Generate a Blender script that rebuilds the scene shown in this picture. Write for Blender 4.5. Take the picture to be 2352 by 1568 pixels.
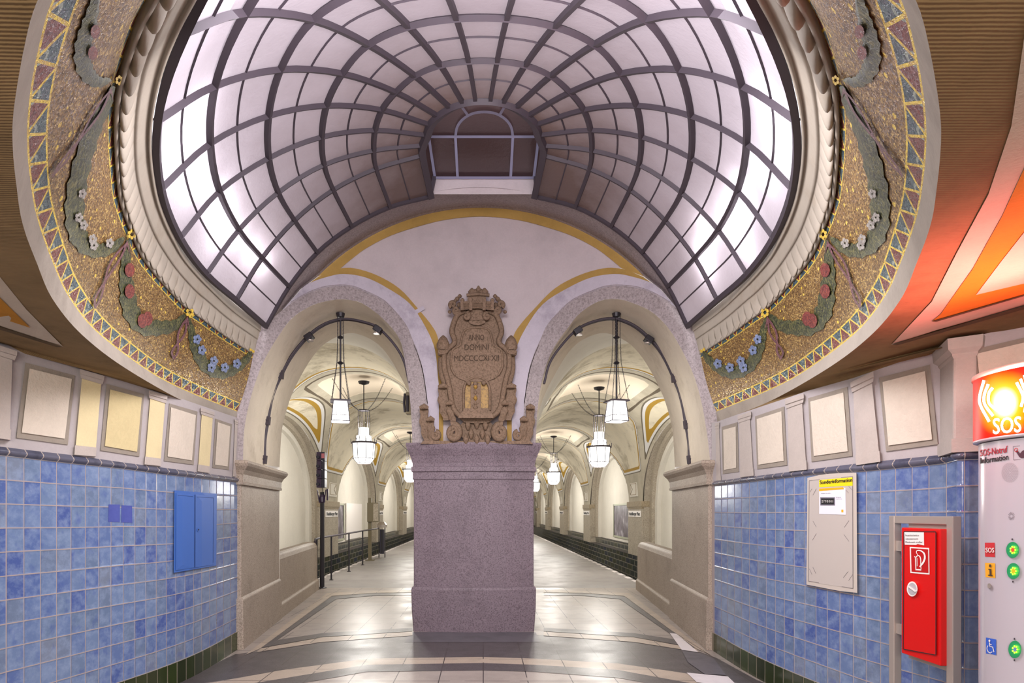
import bpy, bmesh, math, random
import numpy as np
from mathutils import Vector, Matrix
from mathutils.geometry import delaunay_2d_cdt
random.seed(7); rng = np.random.default_rng(7)
S = bpy.context.scene
for o in list(bpy.data.objects): bpy.data.objects.remove(o)
COL = S.collection
# ------------------------------------------------------------------ camera, world, exposure
F = 1400.0; CX = 1110.0; CY = 1174.0; EYE = 1.6
cam = bpy.data.cameras.new('camera'); camo = bpy.data.objects.new('camera', cam); COL.objects.link(camo)
camo.location = (0, 0, EYE); camo.rotation_euler = (math.pi/2, 0, 0)
cam.sensor_width = 36; cam.lens = 36*F/2352; cam.shift_x = (1176-CX)/2352; cam.shift_y = (CY-784)/2352
cam.clip_start = .05; cam.clip_end = 300
S.camera = camo
W = bpy.data.worlds.new('world'); S.world = W; W.use_nodes = True
W.node_tree.nodes['Background'].inputs[0].default_value = (.97, .93, .98, 1)
W.node_tree.nodes['Background'].inputs[1].default_value = 0.62
S.view_settings.view_transform = 'Standard'; S.view_settings.look = 'None'
S.view_settings.gamma = 1; S.view_settings.use_curve_mapping = False
S.view_settings.exposure = 1.2

def lamp(kind, name, loc, energy, color=(1, 1, 1), size=.2, rot=None, size_y=None, parent=None):
    l = bpy.data.lights.new(name, kind); l.energy = energy; l.color = color
    if kind == 'AREA':
        l.size = size
        if size_y: l.shape = 'RECTANGLE'; l.size_y = size_y
    elif kind == 'SPOT':
        l.spot_size = math.radians(160); l.spot_blend = .5; l.shadow_soft_size = size
    else: l.shadow_soft_size = size
    o = bpy.data.objects.new(name, l); COL.objects.link(o); o.location = loc
    if rot: o.rotation_euler = rot
    if parent: o.parent = parent; o.location = Vector(loc)-parent.location
    return o
# unseen soft fills added to light the hall: under the glass, behind the camera
lamp('AREA', 'skylight_fill', (0, 4.2, 4.15), 48, (.95, .93, .97), 2.6, (0, 0, 0), 3.4)
lamp('AREA', 'hall_fill', (-.3, -1.2, 2.45), 125, (1, .93, .86), 3.0, (math.radians(62), 0, 0), 1.0)
lamp('AREA', 'tympanum_fill', (0, 2.7, 3.75), 84, (.98, .93, .97), 1.8, (math.radians(78), 0, 0), .8)  # added fill aimed at the tympanum
# (the tubes behind the dome glass are placed with the dome, below)

# ------------------------------------------------------------------ helpers
def rgb(r, g=None, b=None):
    if g is None: r, g, b = ((r >> 16) & 255, (r >> 8) & 255, r & 255)
    f = lambda c: (c/255/12.92) if c/255 <= .04045 else ((c/255+.055)/1.055)**2.4
    return (f(r), f(g), f(b), 1)

class NX:
    """tiny expression wrapper for shader math"""
    def __init__(s, nt, sock): s.nt = nt; s.s = sock
    def _m(s, op, b=None, c=None):
        n = s.nt.nodes.new('ShaderNodeMath'); n.operation = op
        for i, v in enumerate((s, b, c)):
            if v is None: continue
            if isinstance(v, NX): s.nt.links.new(v.s, n.inputs[i])
            else: n.inputs[i].default_value = v
        return NX(s.nt, n.outputs[0])
    def __add__(s, o): return s._m('ADD', o)
    def __radd__(s, o): return s._m('ADD', o)
    def __sub__(s, o): return s._m('SUBTRACT', o)
    def __rsub__(s, o): return (s*-1)+o
    def __mul__(s, o): return s._m('MULTIPLY', o)
    def __rmul__(s, o): return s._m('MULTIPLY', o)
    def __truediv__(s, o): return s._m('DIVIDE', o)
    def abs(s): return s._m('ABSOLUTE')
    def fract(s): return s._m('FRACT')
    def floor(s): return s._m('FLOOR')
    def min(s, o): return s._m('MINIMUM', o)
    def max(s, o): return s._m('MAXIMUM', o)
    def lt(s, o): return s._m('LESS_THAN', o)
    def gt(s, o): return s._m('GREATER_THAN', o)
    def pw(s, o): return s._m('POWER', o)
    def sin(s): return s._m('SINE')

class Mat:
    def __init__(s, name, rough=.7, metal=0.0, spec=.5):
        s.m = bpy.data.materials.new(name); s.m.use_nodes = True; s.nt = s.m.node_tree
        s.p = s.nt.nodes['Principled BSDF']; s.p.inputs['Roughness'].default_value = rough
        s.p.inputs['Metallic'].default_value = metal; s.p.inputs['Specular IOR Level'].default_value = spec
    def node(s, t, **k):
        n = s.nt.nodes.new(t)
        for a, v in k.items(): setattr(n, a, v)
        return n
    def link(s, a, b): s.nt.links.new(a.s if isinstance(a, NX) else a, b)
    def x(s, sock): return NX(s.nt, sock)
    def coord(s, which='Object'):
        return s.node('ShaderNodeTexCoord').outputs[which]
    def uv(s):
        n = s.node('ShaderNodeSeparateXYZ'); s.link(s.coord('UV'), n.inputs[0])
        return s.x(n.outputs[0]), s.x(n.outputs[1])
    def xyz(s):
        n = s.node('ShaderNodeSeparateXYZ'); g = s.node('ShaderNodeNewGeometry'); s.link(g.outputs['Position'], n.inputs[0])
        return [s.x(q) for q in n.outputs]
    def pos(s): return s.node('ShaderNodeNewGeometry').outputs['Position']
    def comb(s, a, b, c=0.0):
        n = s.node('ShaderNodeCombineXYZ')
        for i, v in enumerate((a, b, c)):
            if isinstance(v, NX): s.link(v, n.inputs[i])
            else: n.inputs[i].default_value = v
        return n.outputs[0]
    def noise(s, vec, scale=5, detail=4, rough=.6):
        n = s.node('ShaderNodeTexNoise'); n.inputs['Scale'].default_value = scale; n.inputs['Detail'].default_value = detail
        n.inputs['Roughness'].default_value = rough; s.link(vec, n.inputs['Vector']); return s.x(n.outputs[0])
    def vor(s, vec, scale=5, feature='F1', out='Distance', rand=1.0):
        n = s.node('ShaderNodeTexVoronoi'); n.feature = feature; n.inputs['Scale'].default_value = scale
        n.inputs['Randomness'].default_value = rand; s.link(vec, n.inputs['Vector']); return n.outputs[out]
    def ramp(s, fac, stops):
        n = s.node('ShaderNodeValToRGB'); e = n.color_ramp.elements
        while len(e) > 1: e.remove(e[-1])
        e[0].position = stops[0][0]; e[0].color = stops[0][1]
        for p, c in stops[1:]:
            q = e.new(p); q.color = c
        s.link(fac, n.inputs[0]); return n.outputs[0]
    def mix(s, fac, a, b, blend='MIX'):
        n = s.node('ShaderNodeMix', data_type='RGBA', blend_type=blend)
        for i, v in ((0, fac), (6, a), (7, b)):
            if isinstance(v, (NX,)) or hasattr(v, 'is_output'): s.link(v, n.inputs[i])
            elif i == 0: n.inputs[0].default_value = v
            else: n.inputs[i].default_value = v
        return n.outputs[2]
    def base(s, v):
        if isinstance(v, tuple): s.p.inputs['Base Color'].default_value = v
        else: s.link(v, s.p.inputs['Base Color'])
    def rough(s, v): s.link(v, s.p.inputs['Roughness'])
    def bump(s, h, strength=.3, dist=.01):
        n = s.node('ShaderNodeBump'); n.inputs['Strength'].default_value = strength; n.inputs['Distance'].default_value = dist
        s.link(h, n.inputs['Height']); s.link(n.outputs[0], s.p.inputs['Normal'])

def sc(c, k): return (min(1, c[0]*k), min(1, c[1]*k), min(1, c[2]*k), 1)

def plaster(name, c, var=.12, scale=3, bump=.3, rough=.85, grain=60, stain=None, spec=.3):
    m = Mat(name, rough, 0, spec); P = m.pos()
    n1 = m.noise(P, scale, 6, .65); n2 = m.noise(P, grain, 3, .7)
    col = m.ramp(n1, [(.3, sc(c, 1-var*1.6)), (.5, c), (.72, sc(c, 1+var))])
    col = m.mix(m.x(n2.s)*.5, col, sc(c, .72), 'MIX') if grain else col
    if stain:
        n3 = m.noise(P, scale*.6, 8, .75); col = m.mix((n3-.52).max(0)*3.2, col, stain)
    m.base(col); m.bump(n2, bump, .006); return m.m

def stone(name, c, c2, scale=90, rough=.6, var=.15):
    m = Mat(name, rough, 0, .35); P = m.pos()
    v = m.noise(P, scale, 3, .8); big = m.noise(P, 2.2, 7, .7)
    col = m.ramp(v, [(.36, c2), (.5, c), (.66, sc(c, 1.22))])
    col = m.mix((big-.5).abs()*1.6, col, sc(c, .62)); col = m.mix((big-.45).max(0)*1.1, col, sc(c2, .8))
    m.base(col); m.bump(v, .25, .004); return m.m

def simple(name, c, rough=.5, metal=0.0, emis=None, es=0, spec=.5):
    m = Mat(name, rough, metal, spec); m.base(c)
    if emis: m.p.inputs['Emission Color'].default_value = emis; m.p.inputs['Emission Strength'].default_value = es
    return m.m

def pY(x, y, Y): return Vector(((x-CX)/F*Y, Y, EYE+(CY-y)/F*Y))
def pZ(x, y, z): return pY(x, y, F*(z-EYE)/(CY-y))
def fl(x, y, z=0.0): return pZ(x, y, z)

class MB:
    def __init__(s): s.v = []; s.f = []; s.uv = {}
    def add(s, vs, fs, uvs=None):
        b = len(s.v); s.v += [tuple(v) for v in vs]
        for i, f in enumerate(fs):
            s.f.append(tuple(b+k for k in f))
            if uvs is not None: s.uv[len(s.f)-1] = [uvs[k] for k in f]
        return s
    def grid(s, rows, uvs=None, close=False):
        nr = len(rows); nc = len(rows[0]); vs = [p for r in rows for p in r]; fs = []
        for i in range(nr-1):
            for j in range(nc if close else nc-1):
                k = (j+1) % nc; fs.append((i*nc+j, i*nc+k, (i+1)*nc+k, (i+1)*nc+j))
        s.add(vs, fs, None if uvs is None else [p for r in uvs for p in r]); return s
    def box(s, c, d, rot=0, M=None):
        x, y, z = d[0]/2, d[1]/2, d[2]/2
        vs = [Vector((a*x, b*y, e*z)) for e in (-1, 1) for a, b in ((-1, -1), (1, -1), (1, 1), (-1, 1))]
        R = M if M is not None else Matrix.Rotation(rot, 3, 'Z')
        s.add([R@v+Vector(c) for v in vs], [(3, 2, 1, 0), (4, 5, 6, 7), (0, 1, 5, 4), (1, 2, 6, 5), (2, 3, 7, 6), (3, 0, 4, 7)]); return s
    def tube(s, pts, r, n=8, close=False, caps=True):
        pts = [Vector(p) for p in pts]; rows = []; up = None; N = len(pts)
        for i, p in enumerate(pts):
            a = pts[(i-1) % N] if (i > 0 or close) else p; b = pts[(i+1) % N] if (i < N-1 or close) else p
            t = (b-a).normalized()
            if up is None: up = t.orthogonal().normalized()
            up = (up-t*up.dot(t)).normalized(); w = t.cross(up)
            rr = r[i] if isinstance(r, (list, tuple)) else r
            rows.append([p+(up*math.cos(q)+w*math.sin(q))*rr for q in [2*math.pi*k/n for k in range(n)]])
        if close: rows.append(rows[0])
        s.grid(rows, close=True)
        if caps and not close:
            for r_, fl_ in ((rows[0], True), (rows[-1], False)):
                s.add(r_, [tuple(range(n))[::-1] if fl_ else tuple(range(n))])
        return s
    def bar(s, pts, w, h, nrm, drop=0.0):
        """rectangular bar along pts; nrm(p)=outward normal; bar spans from drop to drop+h against the normal"""
        pts = [Vector(p) for p in pts]; rows = []
        for i, p in enumerate(pts):
            t = (pts[min(i+1, len(pts)-1)]-pts[max(i-1, 0)]).normalized()
            n = Vector(nrm(p)) if callable(nrm) else Vector(nrm); n = (n-t*n.dot(t)).normalized(); b = t.cross(n)
            rows.append([p+b*w/2-n*drop, p-b*w/2-n*drop, p-b*w/2-n*(drop+h), p+b*w/2-n*(drop+h)])
        s.grid(rows, close=True); s.add(rows[0], [(0, 1, 2, 3)]); s.add(rows[-1], [(3, 2, 1, 0)]); return s
    def lathe(s, prof, c, n=24, axis=None):
        c = Vector(c); rows = []
        for r, z in prof: rows.append([c+Vector((r*math.cos(q), r*math.sin(q), z)) for q in [2*math.pi*k/n for k in range(n)]])
        s.grid(rows, close=True); s.add(rows[0], [tuple(range(n))[::-1]]); s.add(rows[-1], [tuple(range(n))]); return s
    def prism(s, plan, prof):
        """plan: ccw XY list; prof: [(z, offset)]"""
        rows = [[Vector((p[0], p[1], z)) for p in offpoly(plan, o)] for z, o in prof]
        s.grid(rows, close=True); n = len(plan); s.add(rows[0], [tuple(range(n))[::-1]]); s.add(rows[-1], [tuple(range(n))]); return s
    def obj(s, name, mat, parent=None, smooth=False, bevel=0):
        base = parent.location if parent is not None and parent.parent is None else None
        off = Vector((0, 0, 0)); q = parent
        while q is not None: off += q.location; q = q.parent
        me = bpy.data.meshes.new(name)
        me.from_pydata([tuple(Vector(v)-off) for v in s.v], [], s.f)
        if s.uv:
            l = me.uv_layers.new(name='UVMap')
            for p in me.polygons:
                u = s.uv.get(p.index)
                if u:
                    for k, li in enumerate(p.loop_indices): l.data[li].uv = u[k]
        if smooth:
            for p in me.polygons: p.use_smooth = True
        me.materials.append(mat); me.validate(); me.update()
        o = bpy.data.objects.new(name, me); COL.objects.link(o)
        if parent is not None: o.parent = parent
        if bevel:
            b = o.modifiers.new('bevel', 'BEVEL'); b.width = bevel; b.segments = 2; b.limit_method = 'ANGLE'
        return o

def offpoly(plan, o):
    if abs(o) < 1e-9: return [Vector(p) for p in plan]
    n = len(plan); out = []; A = sum(plan[i][0]*plan[(i+1) % n][1]-plan[(i+1) % n][0]*plan[i][1] for i in range(n)); sg = 1 if A > 0 else -1
    for i in range(n):
        a, b, c = [Vector((p[0], p[1])) for p in (plan[i-1], plan[i], plan[(i+1) % n])]
        d1 = (b-a).normalized(); d2 = (c-b).normalized(); n1 = Vector((d1.y, -d1.x))*sg; n2 = Vector((d2.y, -d2.x))*sg
        m = (n1+n2); m = m/max(.3, m.dot(n1)) if m.length > 1e-6 else n1
        out.append(b+m*o)
    return out

def empty(name, loc, label=None, cat=None, group=None, kind=None):
    o = bpy.data.objects.new(name, None); COL.objects.link(o); o.location = loc; o.empty_display_size = .1
    tag(o, label, cat, group, kind); return o
def tag(o, label=None, cat=None, group=None, kind=None):
    if label: o['label'] = label
    if cat: o['category'] = cat
    if group: o['group'] = group
    if kind: o['kind'] = kind
    return o
def copytree(o, parent=None, loc=None):
    c = o.copy(); COL.objects.link(c)
    if parent is not None: c.parent = parent
    if loc is not None: c.location = loc
    for ch in [q for q in bpy.data.objects if q.parent == o]: copytree(ch, c)
    return c

def cr(pts, n=8):
    """catmull-rom through points (any dim)"""
    P = [np.array(p, float) for p in pts]; P = [2*P[0]-P[1]]+P+[2*P[-1]-P[-2]]; out = []
    for i in range(1, len(P)-2):
        for k in range(n):
            t = k/n
            out.append(.5*((2*P[i])+(-P[i-1]+P[i+1])*t+(2*P[i-1]-5*P[i]+4*P[i+1]-P[i+2])*t*t+(-P[i-1]+3*P[i]-3*P[i+1]+P[i+2])*t**3))
    out.append(P[-2]); return np.array(out)
def resamp(P, n=None, ts=None):
    P = np.array(P, float); d = np.r_[0, np.cumsum(np.linalg.norm(np.diff(P, axis=0), axis=1))]
    t = np.linspace(0, d[-1], n) if ts is None else np.array(ts)*d[-1]
    return np.stack([np.interp(t, d, P[:, k]) for k in range(P.shape[1])], 1)

def polyfill(outline, step=12):
    """triangulate a px outline with interior points; returns pts, tris, boundary indices"""
    out = [Vector(p[:2]) for p in outline]; xs = [p.x for p in out]; ys = [p.y for p in out]; pts = list(out)
    def inside(x, y):
        c = False
        for i in range(len(out)):
            a, b = out[i-1], out[i]
            if (a.y > y) != (b.y > y) and x < (b.x-a.x)*(y-a.y)/(b.y-a.y)+a.x: c = not c
        return c
    if step:
        x = min(xs)+step*.5
        while x < max(xs):
            y = min(ys)+step*.5
            while y < max(ys):
                if inside(x, y): pts.append(Vector((x, y)))
                y += step
            x += step
    n = len(out)
    r = delaunay_2d_cdt(pts, [(i, (i+1) % n) for i in range(n)], [list(range(n))], 1, 1e-5)
    return r[0], r[2]
def densify(poly, step=10):
    if not step: return [tuple(p) for p in poly]
    out = []
    for i in range(len(poly)):
        a = np.array(poly[i], float); b = np.array(poly[(i+1) % len(poly)], float); k = max(1, int(np.linalg.norm(b-a)/step))
        for j in range(k): out.append(tuple(a+(b-a)*j/k))
    return out
def slab(mb, poly, mp, front=0.0, back=None, step=14, uvf=None):
    """px polygon mapped to a surface: mp(x,y,off) (off>0 is nearer the viewer); optional thickness"""
    poly = densify(poly, step); pts, tris = polyfill(poly, step)
    V = [mp(p.x, p.y, front) for p in pts]
    # orient toward camera
    fs = []
    for t in tris:
        a, b, c = V[t[0]], V[t[1]], V[t[2]]
        n = (b-a).cross(c-a)
        fs.append(tuple(t) if n.dot(Vector((0, 0, EYE))-a) > 0 else tuple(t)[::-1])
    mb.add(V, fs, None if uvf is None else [uvf(p.x, p.y) for p in pts])
    if back is not None:
        A = [mp(x, y, front) for x, y in poly]+[mp(poly[0][0], poly[0][1], front)]
        B = [mp(x, y, back) for x, y in poly]+[mp(poly[0][0], poly[0][1], back)]
        uu = None if uvf is None else [[uvf(x, y) for x, y in poly]+[uvf(*poly[0])]]*2
        mb.grid([A, B], uu)
    return mb
def planeY(Y): return lambda x, y, o=0: pY(x, y, Y-o)
_tc = {}
def text2d(s):
    if s in _tc: return _tc[s]
    cu = bpy.data.curves.new('t', 'FONT'); cu.body = s; cu.size = 1; cu.resolution_u = 3
    o = bpy.data.objects.new('t', cu); COL.objects.link(o)
    dg = bpy.context.evaluated_depsgraph_get(); dg.update(); me = o.evaluated_get(dg).to_mesh()
    v = [(p.co.x, p.co.y) for p in me.vertices]; f = [tuple(p.vertices) for p in me.polygons]
    bpy.data.objects.remove(o); bpy.data.curves.remove(cu)
    _tc[s] = (v, f); return _tc[s]
def text(mb, s, a, b, h, mp, off=.002, bold=0):
    """text from px a to px b (baseline), cap height h px"""
    v, f = text2d(s)
    if not v: return mb
    x0 = min(p[0] for p in v); x1 = max(p[0] for p in v); H = .7; reps = [(0, 0)]+([(bold, 0), (-bold, 0), (0, bold)] if bold else [])
    for ri, (dx, dy) in enumerate(reps):
        V = []
        for p in v:
            t = (p[0]-x0)/(x1-x0); V.append(mp(a[0]+(b[0]-a[0])*t+dx, a[1]+(b[1]-a[1])*t-p[1]/H*h+dy, off+ri*.0006))
        fs = []
        for t in f:
            n = (V[t[1]]-V[t[0]]).cross(V[t[2]]-V[t[0]]); fs.append(t if n.dot(Vector((0, 0, EYE))-V[t[0]]) > 0 else t[::-1])
        mb.add(V, fs)
    return mb
def stroke(mb, pts, w, mp, off=.002, back=None, closed=False, n=6):
    """constant width px stroke along px polyline"""
    P = np.array(pts, float) if n == 0 else cr(pts, n)
    L = []; R = []
    for i in range(len(P)):
        t = P[min(i+1, len(P)-1)]-P[max(i-1, 0)]; t = t/(np.linalg.norm(t)+1e-9); q = np.array((-t[1], t[0]))
        ww = w[min(i*len(w)//len(P), len(w)-1)] if isinstance(w, (list, tuple)) else w
        L.append(P[i]+q*ww/2); R.append(P[i]-q*ww/2)
    A = [mp(p[0], p[1], off) for p in L]; B = [mp(p[0], p[1], off) for p in R]; rows = [A, B]
    if back is not None: rows = [[mp(p[0], p[1], back) for p in L], A, B, [mp(p[0], p[1], back) for p in R]]
    mb.grid(rows); return mb
def rectp(x0, y0, x1, y1): return [(x0, y0), (x1, y0), (x1, y1), (x0, y1)]
def discp(cx, cy, rx, ry=None, n=20, a0=0): return [(cx+rx*math.cos(2*math.pi*k/n+a0), cy+(ry or rx)*math.sin(2*math.pi*k/n+a0)) for k in range(n)]

# ------------------------------------------------------------------ materials
M = {}
M['cream'] = plaster('tympanum_plaster', rgb(188, 176, 178), .07, 2.5, .5, .9, 42)
M['greystone'] = stone('grey_arch_stone', rgb(150, 139, 139), rgb(122, 112, 112), 40)
M['lilac'] = plaster('pale_arch_plaster', rgb(182, 174, 184), .08, 3, .25, .85, 60, stain=rgb(120, 112, 125))
M['pier'] = stone('pier_stone', rgb(118, 104, 112), rgb(82, 70, 76), 62)
M['sidepier'] = stone('side_pier_stone', rgb(158, 144, 130), rgb(112, 98, 84), 75)
M['jamb'] = plaster('intrados_plaster', rgb(208, 196, 178), .06, 3, .3, .85, 55, stain=rgb(160, 146, 125))
M['ochre'] = plaster('ochre_paint', rgb(166, 134, 72), .1, 4, .3, .8, 50)
M['sand'] = stone('sandstone', rgb(120, 98, 80), rgb(92, 74, 56), 45, .75)
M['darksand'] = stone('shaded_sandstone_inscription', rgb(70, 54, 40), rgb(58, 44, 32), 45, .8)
M['gilt'] = stone('gilded_stone', rgb(150, 115, 50), rgb(105, 80, 35), 30, .5)
M['frieze'] = plaster('frieze_wall', rgb(178, 170, 170), .06, 2.5, .15, .8, 50)
M['panelframe'] = plaster('frieze_panel_frame', rgb(150, 140, 128), .1, 4, .5, .9, 50)
M['panel'] = plaster('frieze_panel_cream', rgb(212, 200, 184), .05, 4, .9, .9, 34)
M['panely'] = plaster('frieze_panel_yellow', rgb(208, 191, 146), .05, 4, .9, .9, 34)
M['pilw'] = plaster('pilaster_white', rgb(186, 175, 167), .06, 5, .4, .85, 60)
M['pily'] = plaster('pilaster_yellow', rgb(219, 203, 160), .05, 5, .3, .85, 60)
M['oband'] = plaster('ring_outer_band', rgb(172, 162, 150), .1, 3, .2, .85, 50, stain=rgb(130, 122, 110))
M['cornice'] = plaster('cornice_plaster', rgb(172, 162, 148), .06, 5, .15, .7, 40, stain=rgb(150, 135, 115))
M['iron'] = simple('dark_iron', rgb(62, 54, 62), .6, .1)
M['black'] = simple('black_metal', rgb(38, 34, 40), .5, .2)
M['greyblue'] = simple('window_frame_paint', rgb(132, 132, 158), .5)
M['steel'] = simple('brushed_steel', rgb(178, 168, 160), .35, .45)
M['red'] = simple('red_enamel', rgb(205, 12, 12), .3)
M['darkred'] = simple('pictogram_red', rgb(180, 8, 14), .35)
M['white'] = simple('white_print', rgb(232, 226, 222), .5)
M['blackp'] = simple('black_print', rgb(30, 28, 32), .6)
M['bluecab'] = simple('blue_cabinet_paint', rgb(62, 102, 176), .4)
M['yellowp'] = simple('yellow_print', rgb(238, 212, 20), .5)
M['amber'] = simple('amber_print', rgb(238, 168, 20), .5)
M['bluep'] = simple('blue_print', rgb(50, 96, 200), .5)
M['board'] = simple('board_enamel', rgb(186, 177, 170), .25)
M['boardf'] = simple('board_frame', rgb(192, 182, 172), .3)
M['paper'] = simple('paper', rgb(226, 222, 232), .5)
M['sosbody'] = simple('sos_white_enamel', rgb(186, 178, 186), .18)
M['green'] = simple('green_plastic', rgb(38, 140, 92), .35)
M['led'] = simple('lit_led', rgb(220, 255, 60), .3, 0, rgb(205, 255, 40), 2.2)
M['lampglass'] = simple('lit_lantern_glass', rgb(255, 255, 250), .3, 0, (1, .985, .95, 1), 1.6)
M['purple'] = simple('signal_housing', rgb(56, 38, 66), .4)
M['purplel'] = simple('signal_housing_side', rgb(44, 41, 56), .6)
M['olive'] = simple('olive_paint', rgb(112, 102, 78), .6)
M['track'] = plaster('track_bed', rgb(78, 72, 70), .2, 3)
M['vwall'] = plaster('niche_wall', rgb(224, 219, 208), .05, 1.2, .15, .9, 30)
M['vstone'] = stone('track_pillar_stone', rgb(176, 166, 150), rgb(150, 140, 124), 30, .8)
M['capst'] = stone('track_pillar_cap', rgb(162, 148, 124), rgb(138, 122, 98), 30, .8)
M['band'] = simple('poster_frame_green', rgb(170, 172, 150), .5)

def tile_mat():
    m = Mat('glazed_blue_tiles', .2, 0, .6); u, v = m.uv()
    cu, cv = u.floor(), v.floor(); fu, fv = u.fract(), v.fract()
    wn = m.node('ShaderNodeTexWhiteNoise', noise_dimensions='2D'); m.link(m.comb(cu, cv), wn.inputs['Vector'])
    r = m.x(wn.outputs['Value'])
    base = m.ramp(r, [(0, rgb(70, 88, 146)), (.08, rgb(80, 100, 152)), (.35, rgb(94, 114, 156)), (.65, rgb(104, 124, 158)), (.86, rgb(96, 114, 144)), (1, rgb(112, 122, 142))])
    P = m.pos(); n = m.noise(m.comb(u+cu*3.1, v*1.3+cv*5.7, r*20), 1.6, 5, .65)
    base = m.mix((n-.42).max(0)*2.2, base, rgb(138, 156, 186)); n2 = m.noise(m.comb(u*1.2+cu*7, v+cv*2.3, r*9), 1.1, 3, .6)
    base = m.mix((n2-.56).max(0)*3.2, base, rgb(66, 84, 150))
    e = fu.min(1-fu).min(fv.min(1-fv)); g = e.lt(.022)
    m.base(m.mix(g, base, rgb(160, 146, 142)))
    rr = g*.6+.2; m.rough(rr)
    h = (e*14).min(1)+n*.25; m.bump(h, .35, .01); return m.m
M['tile'] = tile_mat()
def capt_mat(nm, c1, c2, g):
    m = Mat(nm, .18, 0, .6); u, v = m.uv(); fu = u.fract()
    wn = m.node('ShaderNodeTexWhiteNoise', noise_dimensions='1D'); m.link(u.floor(), wn.inputs['W'])
    n = m.noise(m.pos(), 9, 5, .7); col = m.mix(m.x(wn.outputs['Value']), c1, c2); col = m.mix((n-.5).max(0)*2.5, col, sc(c1, .35))
    e = fu.min(1-fu); m.base(m.mix(e.lt(.03), col, g)); m.bump((e*12).min(1), .3, .01); return m.m
M['captile'] = capt_mat('dark_blue_cap_tiles', rgb(78, 80, 98), rgb(98, 98, 112), rgb(170, 156, 146))
M['greentile'] = capt_mat('green_plinth_tiles', rgb(44, 58, 22), rgb(34, 42, 24), rgb(120, 112, 98))
def darkblue_tile():
    m = Mat('dark_blue_replacement_tile', .12); n = m.noise(m.pos(), 12, 3); m.base(m.ramp(n, [(.3, rgb(72, 82, 150)), (.7, rgb(82, 92, 162))])); return m.m
M['bluetile2'] = darkblue_tile()

def brick_mat():
    m = Mat('glazed_dark_bricks', .22, 0, .55); x, y, z = m.xyz()
    row = (z/.19); off = row.floor()*.5; uu = y/.62+off; fu = uu.fract(); fv = row.fract()
    wn = m.node('ShaderNodeTexWhiteNoise', noise_dimensions='2D'); m.link(m.comb(uu.floor(), row.floor()), wn.inputs['Vector'])
    c = m.ramp(m.x(wn.outputs['Value']), [(0, rgb(58, 66, 62)), (.4, rgb(70, 74, 72)), (.7, rgb(78, 80, 62)), (1, rgb(60, 66, 80))])
    e = (fu.min(1-fu)*2.2).min(fv.min(1-fv)); m.base(m.mix(e.lt(.07), c, rgb(132, 126, 116))); m.bump((e*6).min(1), .3, .01); return m.m
M['brick'] = brick_mat()

def mosaic_mat():
    m = Mat('gold_mosaic', .38, .25, .5); u, s = m.uv()
    vec = m.comb(u, s*1.15)
    cellc = m.vor(vec, 75, 'F1', 'Color'); dist = m.x(m.vor(vec, 75, 'DISTANCE_TO_EDGE', 'Distance'))
    sp = m.node('ShaderNodeSeparateColor'); m.link(cellc, sp.inputs[0]); r = m.x(sp.outputs[0]); r2 = m.x(sp.outputs[1])
    big = m.noise(vec, 2.5, 3)
    field = m.ramp(r*.8+big*.25, [(.05, rgb(74, 50, 24)), (.3, rgb(106, 76, 38)), (.55, rgb(134, 100, 54)), (.8, rgb(164, 130, 74)), (.97, rgb(226, 196, 120))])
    dots = m.x(m.vor(vec, 9, 'F1', 'Distance', .55)).lt(.16)
    field = m.mix(dots, field, m.ramp(r2, [(0, rgb(205, 165, 40)), (1, rgb(250, 225, 100))]))
    # borders: s<.12 outer, s>.87 inner
    gold = m.ramp(r2, [(0, rgb(200, 160, 40)), (1, rgb(252, 226, 96))])
    def border(q):      # q 0..1 across border
        per = (u/.2).fract(); tri = (per*2-1).abs()       # 0..1 triangle wave
        up = q.gt(tri)
        blue = m.ramp(r, [(0, rgb(38, 54, 72)), (.5, rgb(58, 82, 96)), (1, rgb(84, 108, 110))]); red = m.ramp(r, [(0, rgb(92, 30, 36)), (1, rgb(132, 58, 52))])
        c = m.mix(up, red, blue)
        rd = ((per-.5).abs()*2.2)._m('POWER', 2.0)+((q-.15)*1.3)._m('POWER', 2.0)
        c = m.mix(((rd-.12).abs()).lt(.05), c, rgb(150, 160, 150))
        c = m.mix(((q-tri).abs()).lt(.1), c, gold)
        return m.mix((q.lt(.09))._m('MAXIMUM', q.gt(.9)), c, gold)
    b1 = border(s/.145); b2 = border((1-s)/.115)
    c = m.mix(s.lt(.145), field, b1); c = m.mix(s.gt(.885), c, b2)
    m.base(c); m.rough(r2*.35+.25)
    m.bump((dist*9).min(1)+r*.6, .5, .006); return m.m
M['mosaic'] = mosaic_mat()
def tess(name, stops, scale=75, rough=.45):
    m = Mat(name, rough, .05); P = m.pos(); c = m.vor(P, scale, 'F1', 'Color'); sp = m.node('ShaderNodeSeparateColor'); m.link(c, sp.inputs[0])
    n = m.noise(P, 11, 3); m.base(m.ramp(m.x(sp.outputs[0])*.65+n*.35, stops)); m.bump((m.x(m.vor(P, scale, 'DISTANCE_TO_EDGE', 'Distance'))*9).min(1), .4, .005); return m.m
M['leaf'] = tess('leaf_tesserae', [(.1, rgb(26, 28, 20)), (.35, rgb(46, 52, 32)), (.6, rgb(74, 78, 44)), (.85, rgb(112, 108, 62)), (1, rgb(190, 172, 80))])
M['flowerb'] = tess('blue_flower_tesserae', [(.1, rgb(70, 84, 120)), (.5, rgb(112, 128, 168)), (1, rgb(160, 172, 198))])
M['flowerw'] = tess('white_flower_tesserae', [(.1, rgb(116, 110, 106)), (.5, rgb(150, 144, 138)), (1, rgb(190, 184, 176))])
M['fruit'] = tess('red_fruit_tesserae', [(.1, rgb(84, 22, 26)), (.5, rgb(116, 36, 36)), (1, rgb(160, 80, 62))])
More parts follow.
